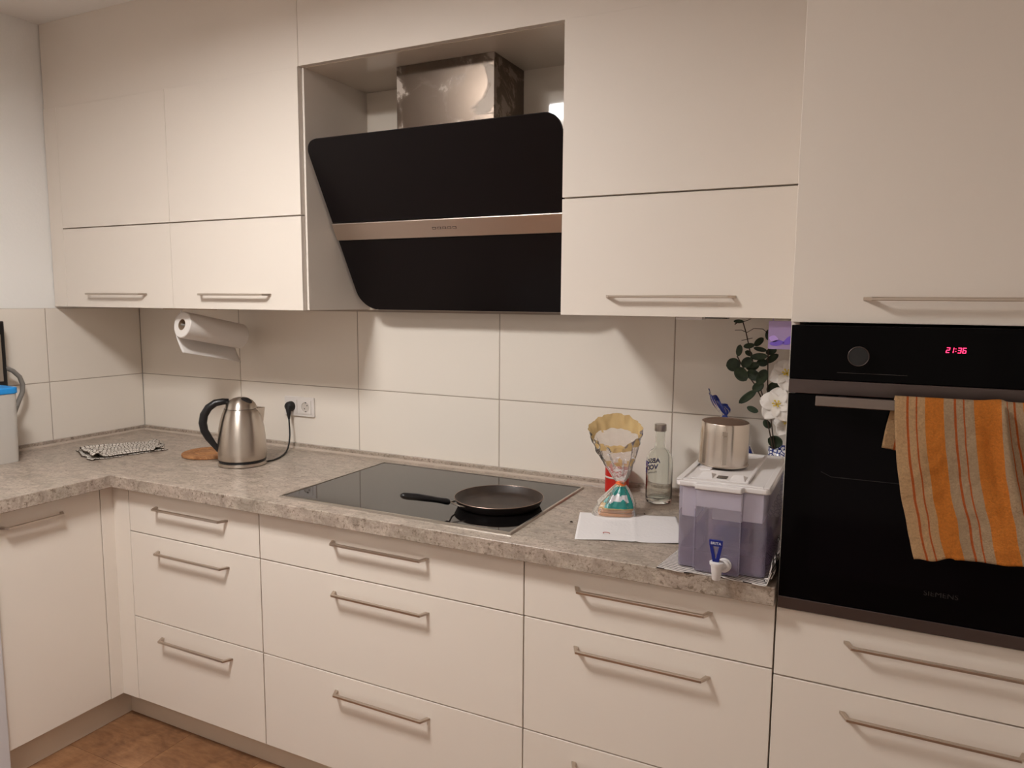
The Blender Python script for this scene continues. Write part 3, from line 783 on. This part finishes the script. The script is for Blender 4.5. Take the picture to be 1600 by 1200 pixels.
build(MB().grid(cloth_layer(.006, .93, 5.1, 1.0), 50, 36), 'folded_layer', 'check', c0, smooth=True, solid=.0018)

# ------------------------------------------------------------------ left edge: storage container, coffee machine edge
ct = empty('storage_container', (.135, -.745, W), 'translucent flour container with bright blue lid at the left edge', 'container')
def rbox(x0, x1, y0, y1, z0, z1, r_, mb=None, taper=0.):
    mb = mb or MB()
    p0 = rrect(x0+taper, x1-taper, y0+taper, y1-taper, r_, 5); p1 = rrect(x0, x1, y0, y1, r_, 5); n_ = len(p0)
    mb.add([(a, b, z0) for a, b in p0] + [(a, b, z1) for a, b in p1], [tuple(range(n_))[::-1], tuple(range(n_, 2*n_))] + [(i, (i+1) % n_, n_+(i+1) % n_, n_+i) for i in range(n_)])
    return mb
build(rbox(.085, .207, -.840, -.664, W+.0004, 1.166, .022, taper=.003), 'tub', 'clear', ct, smooth=True, auto=40)
build(rbox(.090, .202, -.835, -.669, W+.004, W+.085, .020), 'flour', 'flour', ct, smooth=True, auto=40)
build(rbox(.081, .211, -.844, -.660, 1.1665, 1.190, .024), 'lid', 'skyblue', ct, bevel=.004, smooth=True, auto=40)
cm = empty('coffee_machine', (.05, -.72, W), 'tall black appliance with grey curved handle at the left edge behind the container', 'coffee machine')
build(rbox(.0235, .070, -.800, -.617, W+.0004, 1.424, .012), 'housing', 'black', cm, bevel=.003, smooth=True, auto=40)
build(MB().box(.0705, .0735, -.790, -.637, 1.20, 1.375), 'silver_panel', 'steel', cm, bevel=.001)
arc = [(.060, -.700, 1.262), (.060, -.660, 1.262), (.060, -.625, 1.252), (.060, -.595, 1.235), (.060, -.572, 1.210), (.060, -.563, 1.180), (.060, -.566, 1.150), (.060, -.580, 1.122), (.060, -.592, 1.095), (.060, -.600, 1.075), (.06, -.622, 1.06)]
build(MB().tube(arc, .0085, 12, 1.0), 'grey_handle', 'grey_pl', cm, smooth=True)

# ------------------------------------------------------------------ napkin and crumbs
c4 = [Vector((2.337, -.561, 0)), Vector((2.600, -.471, 0)), Vector((2.520, -.248, 0)), Vector((2.264, -.333, 0))]
def nap(u, v_):
    p = (c4[0]*(1-u)+c4[1]*u)*(1-v_) + (c4[3]*(1-u)+c4[2]*u)*v_
    z = W+.0012 + .0016*max(0, noise.noise(Vector((u*4, v_*4, 2)))) + .0018*math.exp(-((u-.55)/.02)**2) + .002*math.exp(-((v_-0)/.05)**2)*sin(u*5)**2
    return (p.x, p.y, z)
nk = build(MB().grid(nap, 40, 34), 'paper_napkin', 'napkin', smooth=True, solid=.0006, loc=(2.43, -.40, W), label='white paper napkin lying flat in front of the bread bag', cat='napkin')
mb = MB().tube([(2.396+.009*cos(a), -.487+.006*sin(a), W+.0045) for a in [k*.5 for k in range(9)]], .0009, 6)
M['redscrap'] = mat('red_scrap', (.42, .07, .05), .6)
build(mb, 'red_scrap', 'redscrap', nk, label='small curled red scrap')
M['crumbdark'] = mat('dark_crumb', (.035, .018, .012), .8)
def crumb(x, y, s_, label):
    mb = MB().lathe([(.0004, 0), (s_, s_*.3), (s_*.8, s_*.9), (.0004, s_*1.2)], 6, (x, y, W), sx=1.5)
    build(mb, 'crumb', 'crumbdark', loc=(x, y, W), label=label, cat='crumb', group='crumbs on the worktop')
crumb(2.276, -.429, .0030, 'dark crumb on the worktop left of the paper napkin')
crumb(2.432, -.262, .0018, 'tiny dark crumb behind the paper napkin beside the bread')

# ------------------------------------------------------------------ red tin
tn = empty('red_tin', (2.284, -.062, W), 'small red tin with a white band behind the bread bag', 'tin')
build(MB().lathe([(.036, W+.0004), (.0375, W+.002), (.0375, W+.084), (.036, W+.086), (.0001, W+.086)], 40, (2.284, -.062, 0)), 'body', 'red', tn, smooth=True, auto=35)
build(MB().lathe([(.0377, W+.048), (.0380, W+.048), (.0380, W+.054), (.0377, W+.054)], 40, (2.284, -.062, 0), cap=False), 'white_band', 'tinlabel', tn, smooth=True)

# ------------------------------------------------------------------ bread and its bag
BC = Vector((2.358, -.292, 0)); pv = Vector((.84, .543, 0)).normalized(); bk = Vector((-.543*.6, .84, 0)).normalized()
vdir = Vector((-.307, .952, 0))   # horizontally away from camera
pv = Vector((.952, .307, 0))
def bread_slice(name_i, z0, sh, label):
    out = []
    w_, d_ = .050, .044
    for k in range(28):
        a = 2*pi*k/28
        cx_, cy_ = cos(a), sin(a)
        rr = (abs(cx_)**4 + abs(cy_)**4)**(-.25)
        p = BC + pv*(cx_*rr*w_*(1-.05*cy_)) + vdir*(cy_*rr*d_+sh)
        out.append((p.x, p.y))
    o = empty('bread_slice', (BC.x, BC.y, z0), label, 'bread', 'toast slices in the bag')
    n_ = 28
    build(MB().prism(out, lambda p, t_: (p[0], p[1], t_), z0, z0+.0095), 'crust', 'bread', o, bevel=.002, smooth=False)
    inn = [((p[0]-BC.x)*.9+BC.x, (p[1]-BC.y)*.9+BC.y) for p in out]
    build(MB().prism(inn, lambda p, t_: (p[0], p[1], t_), z0+.0096, z0+.0102), 'crumb_face', 'crumb', o)
bread_slice(0, W+.0020, 0, 'lower brown toast slice lying at the bottom of the bag')
bread_slice(1, W+.0130, .002, 'upper brown toast slice stacked in the bag')

neck = BC + Vector((.012, .0, 1.006)); 
MC = Vector((2.352, -.300, 1.158))            # mouth centre
wv = (vdir*.70 + Vector((0, 0, .66))).normalized()
def ringpt(lvl, th):
    """lvl 0 base .. 1 neck .. 2 mouth"""
    k = noise.noise(Vector((cos(th)*2.2, sin(th)*2.2, lvl*3.0)))
    k2 = sin(th*9+lvl*2.5)*.5+sin(th*14-lvl*3)*.5
    if lvl <= 1:
        s_ = lvl
        f = (1-s_)**.80
        cx_, cy_ = cos(th), sin(th)
        rr = (abs(cx_)**4+abs(cy_)**4)**(-.25)*(1-s_) + s_
        hw = (.056*f + .0085)*(1+.05*k); hd_ = (.050*f+.0075)
        z = W+.0015 + (1.006-W-.0015)*s_**.85
        if s_ < .25: hw = (.0585)*(1-.15*(s_/.25)); hd_ = .050
        c_ = BC.lerp(Vector((neck.x, neck.y, 0)), s_)
        wr = 1+.10*k2*min(1, s_*2)*.6
        p = c_ + pv*(cx_*rr*hw*wr) + vdir*(cy_*rr*hd_*wr); p = Vector((p.x, p.y, z))
        if th > pi*.75 and th < pi*1.3 and s_ < .5: p -= pv*.012*(1-s_*2)*sin((th-pi*.75)/(pi*.55)*pi)
        return p
    s_ = lvl-1
    c_ = Vector((neck.x, neck.y, 1.006)).lerp(MC, s_)
    R_ = .0085 + (.072-.0085)*(s_**.72)
    k3 = noise.noise(Vector((cos(th)*6, sin(th)*6, lvl*9.0)))
    wr = 1 + (.13*k2*(1-s_*.55) + .10*k + .10*k3)*min(1, s_*3)
    up_ = Vector((0, 0, 1)); ww = (vdir*(1-.30*s_) + up_*.66*s_).normalized()
    return c_ + pv*(cos(th)*R_*wr*1.02) + ww*(sin(th)*R_*wr*.80)
bag = MB(); NT, NL = 90, 60
vs = []; 
for j in range(NL+1):
    for i in range(NT):
        vs.append(tuple(ringpt(2*j/NL, 2*pi*i/NT)))
fs = []; mi = []
for j in range(NL):
    l_ = 2*(j+.5)/NL
    for i in range(NT):
        i2 = (i+1) % NT; th = 2*pi*(i+.5)/NT
        fs.append((j*NT+i, j*NT+i2, (j+1)*NT+i2, (j+1)*NT+i))
        # print: gold near mouth and flanks; teal and white on the lower front
        a = (th/(2*pi)) % 1
        jag = .12*noise.noise(Vector((cos(th)*4, sin(th)*4, l_*5)))
        if l_ > 1.80+.3*jag: g = 1
        elif l_ > 1.0: g = 0 if not (1.42 < l_+jag < 1.55 and a > .5) else 1
        else:
            # facing camera is th ~ 1.5*pi
            d_ = abs(a-.76)
            if l_ < .20: g = 0
            elif d_ < .15+jag*.5 and .24 < l_ < .9:
                g = 3 if (.42+jag*1.5 < l_ < .66+jag and d_ < .09) else 2
            else: g = 1
        mi.append(g)
bag.add(vs, fs); bag.mi = mi
bo = build(bag, 'bread_bag', ['bag_clear', 'bag_gold', 'bag_teal', 'bag_white'], smooth=True, loc=(BC.x, BC.y, W),
      label='crinkled clear bread bag with gold and teal print, clipped at the neck', cat='bag')
nk_ = [Vector((neck.x, neck.y, 1.004)) + pv*.0125*cos(a) + vdir*.011*sin(a) + Vector((0, 0, .003*sin(2*a))) for a in [2*pi*k/20 for k in range(21)]]
build(MB().tube(nk_, .0028, 8), 'orange_tie', 'orange', bo, smooth=True)

# ------------------------------------------------------------------ bottle
bx, by = 2.432, -.113
bt_ = empty('glass_bottle', (bx, by, W), 'clear round-shouldered spirits bottle with silver cap on the worktop', 'bottle')
outp = [(.0001, .0), (.030, .0), (.0375, .0025), (.0395, .008), (.0395, .120), (.0385, .132), (.034, .146), (.026, .157), (.0185, .163), (.0150, .169), (.0140, .178), (.0140, .212), (.0148, .2122), (.0148, .216)]
inp = [(.0120, .216), (.0118, .178), (.0130, .170), (.0165, .164), (.024, .1555), (.0320, .145), (.0362, .132), (.0370, .120), (.0370, .018), (.034, .0125), (.020, .0145), (.0001, .016)]
build(MB().lathe([(a, b+W+.0004) for a, b in outp+inp], 56, (bx, by, 0), cap=False), 'glass', 'glass', bt_, smooth=True, auto=50)
build(MB().lathe([(.0152, W+.2165), (.0178, W+.2165), (.0180, W+.2180), (.0178, W+.2355), (.0165, W+.237), (.0001, W+.237)], 40, (bx, by, 0)), 'cap', 'steel', bt_, smooth=True, auto=40)
# lettering on the far side of the glass, bent around the bottle
M['ink'] = mat('blue_ink', (.015, .03, .25), .4); M['ink2'] = mat('grey_ink', (.06, .06, .08), .4)
def bend(z0, a0, sgn=1):
    def fn(c_):
        a = a0 + c_.x/.0399
        return (bx + (.0399+c_.z)*cos(a), by + (.0399+c_.z)*sin(a), z0 + c_.y)
    return fn
AW = math.atan2(2.248, -.556)*0 + math.atan2(.952, -.307)   # direction away from camera
build(text_mb('ABSOLUT', .0215, bend(W+.110, AW-.10), .0002, 'LEFT', .0007), 'lettering', 'ink', bt_)
build(text_mb('VODKA', .0215, bend(W+.090, AW+.06), .0002, 'LEFT', .0007), 'lettering', 'ink', bt_)
build(text_mb('Flavoured', .009, bend(W+.078, AW+.15), .0002), 'lettering', 'ink2', bt_)

# ------------------------------------------------------------------ water dispenser
DX0, DX1, DY0, DY1 = 2.6125, 2.8055, -.634, -.290
DZ0, DZ1 = W+.0062, 1.1065
dp = empty('water_dispenser', (2.708, -.465, DZ0), 'lavender-tinted water filter dispenser with white lid and blue tap lever', 'dispenser')
nx0, nx1, ny = 2.655, 2.752, DY0-.018
def outline(ins=0., nose=True):
    b = ins; r_ = .010
    p = rrect(DX0+b, DX1-b, DY0+b, DY1-b, r_, 4)
    if nose:
        # insert nose on the front edge (between first and second corner arcs)
        q = p[:5] + [(nx0+b-.002, DY0+b), (nx0+b, ny+b), (nx1-b, ny+b), (nx1-b+.002, DY0+b)] + p[5:]
        return q
    return p
def tub(mb, a, b, z0, z1, bottom=True):
    n_ = len(a)
    mb.add([(x, y, z0) for x, y in a] + [(x, y, z1) for x, y in b], ([tuple(range(n_))] if bottom else []) + [(i, (i+1) % n_, n_+(i+1) % n_, n_+i) for i in range(n_)])
    return mb
build(tub(MB(), outline(.002), outline(0), DZ0, DZ1), 'tank', 'tank', dp)
mb = MB(); p = outline(.004); n_ = len(p)
mb.add([(x, y, DZ0+.003) for x, y in p] + [(x, y, .966) for x, y in p], [tuple(range(n_)), tuple(range(n_, 2*n_))] + [(i, (i+1) % n_, n_+(i+1) % n_, n_+i) for i in range(n_)])
build(mb, 'water', 'water', dp)
# white filter tray with stepped underside
mb = MB(); mb.box(DX0+.008, nx0-.001, DY0+.006, DY1-.010, 1.036, 1.104); mb.box(nx0-.001, nx1+.001, ny+.005, DY1-.010, 1.066, 1.104); mb.box(nx1+.001, DX1-.010, DY0+.006, DY1-.010, 1.040, 1.104)
mb.box(nx0+.02, nx1-.01, -.56, -.44, 1.016, 1.066)
M['tray'] = mat('white_tray', (.86, .83, .88), .4)
build(mb, 'filter_tray', 'tray', dp, bevel=.002)
# lid
lo = [(x, y) for x, y in rrect(DX0-.006, DX1+.005, DY0-.008, DY1+.006, .014, 5)]
LT = 1.1228
q = lo[:6] + [(nx0-.004, DY0-.008), (nx0-.001, ny-.007), (nx1+.001, ny-.007), (nx1+.006, DY0-.008)] + lo[6:]
ldd = build(MB().prism(q, lambda p, t_: (p[0], p[1], t_), 1.1072, LT-.003), 'lid', 'white_pl', dp, bevel=.0035, seg=3)
rim = MB()
def rbar(x0, x1, y0, y1, h=.0035, lo_=None): rim.box(x0, x1, y0, y1, LT-.004, LT+h-.0035)
rbar(DX0-.004, DX0+.010, DY0-.006, DY1+.004, .0045); rbar(DX1-.010, DX1+.003, DY0-.006, DY1+.004, .0045)
rbar(DX0+.010, DX1-.010, DY0-.006, DY0+.012, .0045); rbar(DX0+.010, DX1-.010, DY1-.010, DY1+.004, .0045)
build(rim, 'raised_rim', 'white_pl', ldd, bevel=.002, seg=3)
fp = MB(); fp.box(DX0+.022, DX1-.045, DY0+.022, -.52, LT-.0035, LT+.0005); fp.box(DX0+.022, DX0+.05, -.53, -.36, LT-.0035, LT+.003); fp.box(DX1-.052, DX1-.045, DY0+.022, DY1-.02, LT-.0035, LT+.004)
build(fp, 'fill_flap', 'white_pl', ldd, bevel=.0015)
for cx in (2.665, 2.735):
    mb = MB(); mb.add([(cx-.017, -.610, LT+.0003), (cx+.017, -.610, LT+.0003), (cx+.010, -.585, LT+.0095), (cx-.010, -.585, LT+.0095), (cx-.017, -.56, LT+.0003), (cx+.017, -.56, LT+.0003)], [(0, 1, 2, 3), (3, 2, 5, 4), (0, 3, 4), (1, 5, 2), (0, 4, 5, 1)])
    build(mb, 'grip', 'white_pl', ldd, bevel=.001)
M['lcd'] = mat('grey_display', (.035, .028, .026), .25)
build(MB().box(2.689, 2.711, -.600, -.577, LT+.0004, LT+.0022), 'filter_indicator', 'lcd', ldd)
# vertical ribs at the nose, back plate
for xa in (nx0-.0015, nx1-.0005): build(MB().box(xa, xa+.002, ny-.0008, ny+.003, DZ0+.004, 1.062), 'edge_rib', 'tank', dp)
mb = MB().lathe([(.0155, 0), (.0155, .003), (.0135, .004), (.0135, .012), (.009, .014)], 28, (2.7225, ny, .945), frame=ry)
build(mb, 'tap_collar', 'white_pl', dp, smooth=True, auto=35)
tp = MB().lathe([(.0085, .9215), (.0092, .9225), (.0125, .954), (.0150, .955), (.0152, .9605), (.0125, .962)], 28, (2.712, -.685, 0))
tp.tube([(2.7225, ny-.010, .946), (2.712, -.685, .946)], .009, 14)
tap = build(tp, 'tap', 'white_pl', dp, smooth=True, auto=35)
lv = MB()
yl = -.6905
def P3(pts): 
    lv.prism(pts, lambda p, t_: (2.7105+p[0], t_-.10*(p[1]-.955), p[1]), yl, yl+.005)
P3([(-.0138, .9975), (.0138, .9975), (.0145, 1.0115), (-.0145, 1.0115)])
P3([(-.0060, .958), (0, .958), (-.0015, .975), (-.0065, .9975), (-.0135, .9975), (-.0090, .975)])
P3([(0, .958), (.0060, .958), (.0090, .975), (.0135, .9975), (.0065, .9975), (.0015, .975)])
P3([(-.0055, .956), (.0055, .956), (.0065, .970), (-.0065, .970)])
lev = build(lv, 'tap_lever', 'blue', tap, bevel=.0008)
build(text_mb('BRITA', .0082, lambda c_: (2.7105+c_.x, yl-.0008-.10*(1.0045-.955)-c_.z, 1.0018+c_.y), .0002, 'CENTER'), 'lever_lettering', 'white_print', dp)

# striped towel under the dispenser
def st_fn(u, v_):
    x = 2.575 + u*.253; y = -.662 + v_*.33
    if v_ > .5: x += 0
    sk_ = (1-v_)*0
    x = x + (v_*.035)*(1-u)
    z = W+.0016
    e = max(0, (u-.94)/.06)
    z += e*(.030+.018*sin(v_*17)+.012*sin(v_*31))*min(1, (1-v_)*4+.2)
    z += .0016*math.exp(-(v_/.02)**2)*sin(u*14)**2
    if u < .9 and u > .1: z = min(z, W+.0032)
    x -= e*.006
    x = min(x, 2.826)
    return (x, y - .004*sin(u*9)*math.exp(-(v_/.1)**2), z)
st_t = MB().grid(st_fn, 70, 60)
st_t.uv = {k: (b_[0], b_[1]*.9+b_[0]*.10) for k, b_ in st_t.uv.items()}
tw = build(st_t, 'dish_towel', 'stripe', smooth=True, solid=.0018, loc=(2.70, -.50, W), label='white dish towel with thin dark stripes spread under the water dispenser', cat='towel')
def crump(u, v_):
    a = u*pi*1.15
    y = -.655 + v_*.21
    rr = .0085+.004*sin(v_*23)+.003*sin(v_*11+u*5)
    return (2.8178 - rr*cos(a)*.9, y+.004*sin(u*9), W+.004+ (.012+.022*sin(v_*pi)+.012*noise.noise(Vector((v_*9, u, 1)))) * (1-cos(a*.85)) + .004*sin(v_*40))
cr = MB().grid(crump, 16, 60); cr.uv = {k: (b_[0], b_[1]*.8+b_[0]*.06) for k, b_ in cr.uv.items()}
build(cr, 'crumpled_edge', 'stripe', tw, smooth=True, solid=.0015)

# ------------------------------------------------------------------ steel pot upside down on the lid
pc = Vector((2.676, -.452, LT+.0012))
pt = empty('steel_jug', tuple(pc), 'small steel milk pan turned upside down on the dispenser lid', 'pan')
tl = Matrix.Rotation(R(1.5), 3, 'Y') @ Matrix.Rotation(R(1.0), 3, 'X')
build(MB().lathe([(.0575, 0.0035), (.0592, 0.0030), (.0595, .0050), (.0580, .0060), (.0578, .040), (.0570, .080), (.0560, .103), (.0548, .1060)], 56, tuple(pc), frame=tl, cap=False), 'body', 'pot', pt, smooth=True, auto=40, solid=0)
build(MB().lathe([(.0548, .1061), (.0530, .1070), (.0440, .1068), (.0430, .1058), (.0001, .1056)], 56, tuple(pc), frame=tl, cap=False), 'bottom', 'pot_base', pt, smooth=True, auto=40)
fdir = Vector((.21, -.978, 0)).normalized(); fs_ = Vector((-fdir.y, fdir.x, 0))
def pp(a, b, z): return pc + fdir*a + fs_*b + Vector((0, 0, z))
mb = MB(); 
def bar(a0, a1, hw, z0, z1): 
    mb.add([pp(a, b, z) for z in (z0, z1) for a in (a0, a1) for b in (-hw, hw)], [(0, 1, 3, 2), (4, 6, 7, 5), (0, 4, 5, 1), (2, 3, 7, 6), (0, 2, 6, 4), (1, 5, 7, 3)])
bar(.055, .0600, .0065, .074, .090); bar(.0595, .0675, .0055, .012, .080)
build(mb, 'handle', 'kettle', pt, bevel=.0012)

# ------------------------------------------------------------------ blue bag behind
def bagf(u, v_):
    th = u*2*pi
    c_ = Vector((2.648, -.085, 0)); hw = .060; hd_ = .030
    ztop = 1.185
    if v_ < .75:
        s_ = v_/.75
        f = 1-.75*max(0, (s_-.62)/.38)**1.6
        cc_ = c_.lerp(Vector((2.612, -.095, 0)), max(0, (s_-.5)/.5))
        return (cc_.x+cos(th)*hw*f*(1+.04*sin(th*7+s_*6)), cc_.y+sin(th)*hd_*(f*.9+.1), W+.0008+(ztop-W)*s_)
    s_ = (v_-.75)/.25
    rr = .007+.017*sin(min(1, s_*1.2)*pi*.62)+.005*s_*sin(th*3+1)+.003*s_*sin(th*11)
    return (2.614-.026*s_+cos(th)*rr*1.1, -.095+sin(th)*rr*.6, ztop+.004+s_*(.050-.020*cos(th))*(1+.10*sin(th*5)))
build(MB().grid(bagf, 64, 60), 'blue_bag', 'bag_blue', smooth=True, loc=(2.648, -.085, W), label='blue foil bag with twisted top standing behind the upturned steel pan', cat='bag')

# ------------------------------------------------------------------ vase with eucalyptus and white flowers
vs_ = empty('flower_vase', (2.782, -.150, W), 'blue and white vase with eucalyptus sprigs and white blossoms by the oven housing', 'vase')
build(MB().lathe([(.026, W+.0004), (.034, W+.01), (.041, W+.06), (.042, W+.12), (.0395, W+.175), (.0385, W+.205), (.036, W+.205), (.038, W+.17), (.03, W+.02), (.0001, W+.015)], 48, (2.782, -.150, 0), cap=False), 'vase', 'vase', vs_, smooth=True)
STEMS = [[(2.641, -.155, 1.454), (2.656, -.155, 1.466), (2.663, -.158, 1.461), (2.673, -.160, 1.432), (2.685, -.160, 1.383), (2.702, -.158, 1.327), (2.724, -.155, 1.258), (2.757, -.155, 1.11), (2.78, -.15, 1.0)],
 [(2.732, -.145, 1.444), (2.731, -.146, 1.364), (2.735, -.150, 1.273), (2.761, -.152, 1.11), (2.785, -.15, 1.0)],
 [(2.653, -.170, 1.368), (2.677, -.170, 1.326), (2.702, -.165, 1.292), (2.728, -.160, 1.241), (2.758, -.155, 1.11), (2.785, -.155, 1.0)],
 [(2.642, -.155, 1.438), (2.660, -.157, 1.439), (2.672, -.160, 1.434)], [(2.674, -.160, 1.432), (2.692, -.155, 1.444), (2.716, -.155, 1.443), (2.73, -.15, 1.43)],
 [(2.661, -.155, 1.410), (2.69, -.158, 1.418)], [(2.663, -.155, 1.461), (2.684, -.155, 1.470)]]
mb = MB()
for i, s_ in enumerate(STEMS):
    build(MB().tube(s_, .0016 if i < 3 else .0009, 8), 'stem', 'stem', vs_, smooth=True)
LEAVES = [(2.654, -.172, 1.463, .0266, .0088, 0), (2.659, -.179, 1.384, .0304, .0158, 80), (2.643, -.163, 1.343, .0361, .0317, 10), (2.667, -.176, 1.32, .0418, .0282, -50), (2.681, -.181, 1.353, .0304, .0211, 50), (2.684, -.163, 1.397, .0304, .0123, 10), (2.704, -.135, 1.407, .0304, .0158, 40), (2.71, -.141, 1.387, .0342, .0106, -10), (2.68, -.143, 1.375, .0228, .0123, -25), (2.711, -.173, 1.369, .0418, .0158, 5), (2.716, -.155, 1.351, .0304, .0176, 0), (2.695, -.17, 1.341, .0342, .0194, 20), (2.701, -.176, 1.319, .038, .0246, -20), (2.721, -.179, 1.315, .0418, .0264, 60), (2.712, -.173, 1.287, .0323, .0211, 40), (2.747, -.134, 1.282, .038, .0246, 45), (2.738, -.139, 1.382, .0304, .0158, 20), (2.742, -.141, 1.363, .038, .0158, 35), (2.728, -.141, 1.427, .0266, .0123, 90), (2.686, -.174, 1.258, .0532, .0176, 40), (2.7, -.168, 1.223, .0304, .0141, -20), (2.738, -.151, 1.182, .0266, .0158, -50), (2.76, -.145, 1.135, .038, .0282, -20)]
def leaf_mesh(c_, L_, w_, ang, cup, tw_, name='leaf', m_='leaf', parent=None, tip=.8):
    # leaf plane roughly vertical, its own frame turned about z by tw_
    X = Vector((cos(tw_), sin(tw_), 0)); Z = Vector((0, 0, 1)); Y = Vector((-sin(tw_), cos(tw_), 0))
    a = R(ang); U = X*cos(a)+Z*sin(a); V = -X*sin(a)+Z*cos(a)
    def fn(u, v_):
        s_ = u*2-1; half = (max(0, 1-abs(s_)**(2.2)))**tip
        t_ = (v_*2-1)
        return Vector(c_) + U*(s_*L_/2) + V*(t_*half*w_/2) + Y*(cup*(t_*t_*half*w_*.35) + cup*s_*s_*L_*.12)
    return build(MB().grid(fn, 12, 6), name, m_, parent, smooth=True, solid=.0006)
for i, (x, y, z, L_, w_, an) in enumerate(LEAVES):
    leaf_mesh((x, y, z), L_*1.1, w_*1.18, an, random.uniform(-.8, .8), random.uniform(-.4, .7), parent=vs_, tip=.65)
# blossoms
def blossom(c_, rad, rot0, tilt, n_=5):
    cv = Vector(c_)
    nrm = Vector((-.10, -.93, .25 + tilt)).normalized(); X = nrm.cross(Vector((0, 0, 1))).normalized(); Z = X.cross(nrm)
    fo = None
    for k in range(n_):
        a = rot0 + 2*pi*k/n_
        U = X*cos(a)+Z*sin(a); V = -X*sin(a)+Z*cos(a)
        def fn(u, v_):
            s_ = u; half = sin(pi*min(1, .12+.88*s_)**.75)**.6 if s_ < 1 else .0
            half = max(.12*(1-s_), (sin(pi*(.08+.92*s_)**.85))**.6 if .08+.92*s_ < 1 else 0)
            t_ = v_*2-1
            return cv + U*(s_*rad) + V*(t_*half*rad*.50) + nrm*(.25*rad*s_*(1-s_)*2 - .10*rad*s_*s_ + .14*rad*t_*t_*half + .0015*(k % 2) + .03*rad*sin(t_*5+k)*s_)
        build(MB().grid(fn, 14, 8), 'petal', 'petal', vs_, smooth=True, solid=.0008)
    for k in range(6):
        a = k*1.05
        p1 = cv + nrm*.004; p2 = cv + nrm*(.013+.003*(k % 2)) + X*cos(a)*.009 + Z*sin(a)*.008
        mb = MB().tube([p1, (p1+p2)/2, p2], .0011, 6); mb.lathe([(.0003, -.002), (.0026, -.0008), (.0026, .0012), (.0003, .0024)], 8, tuple(p2))
        build(mb, 'stamen', 'stamen', vs_, smooth=True)
blossom((2.768, -.205, 1.245), .050, .35, 0.1)
blossom((2.786, -.175, 1.325), .048, .9, .2)
blossom((2.792, -.165, 1.190), .040, .2, .3)
# violet hanging decoration
vd = empty('violet_sachet', (2.79, -.352, 1.47), 'small violet sachet with a butterfly print hanging beside the oven housing', 'sachet')
build(MB().prism(rrect(2.755, 2.826, 1.402, 1.4705, .002, 2), lambda p, t_: (p[0], t_, p[1]), -.3555, -.3520), 'pouch', 'violet', vd)
def wing(cx, cz, sx2, sz2, rot, m_):
    pts = [(cx+sx2*cos(a)*(1+.25*cos(2*a))*cos(rot)-sz2*sin(a)*sin(rot), cz+sx2*cos(a)*sin(rot)+sz2*sin(a)*cos(rot)) for a in [2*pi*k/20 for k in range(20)]]
    build(MB().prism(pts, lambda p, t_: (p[0], t_, p[1]), -.3565, -.3557), 'butterfly_wing', m_, vd)
wing(2.776, 1.417, .014, .007, .15, 'violet_dark'); wing(2.803, 1.424, .014, .008, .7, 'violet_dark'); wing(2.768, 1.427, .009, .008, -.3, 'violet_light')
build(MB().tube([(2.765, -.354, 1.4705), (2.765, -.353, 1.4765)], .0008, 6), 'string', 'violet_light', vd)
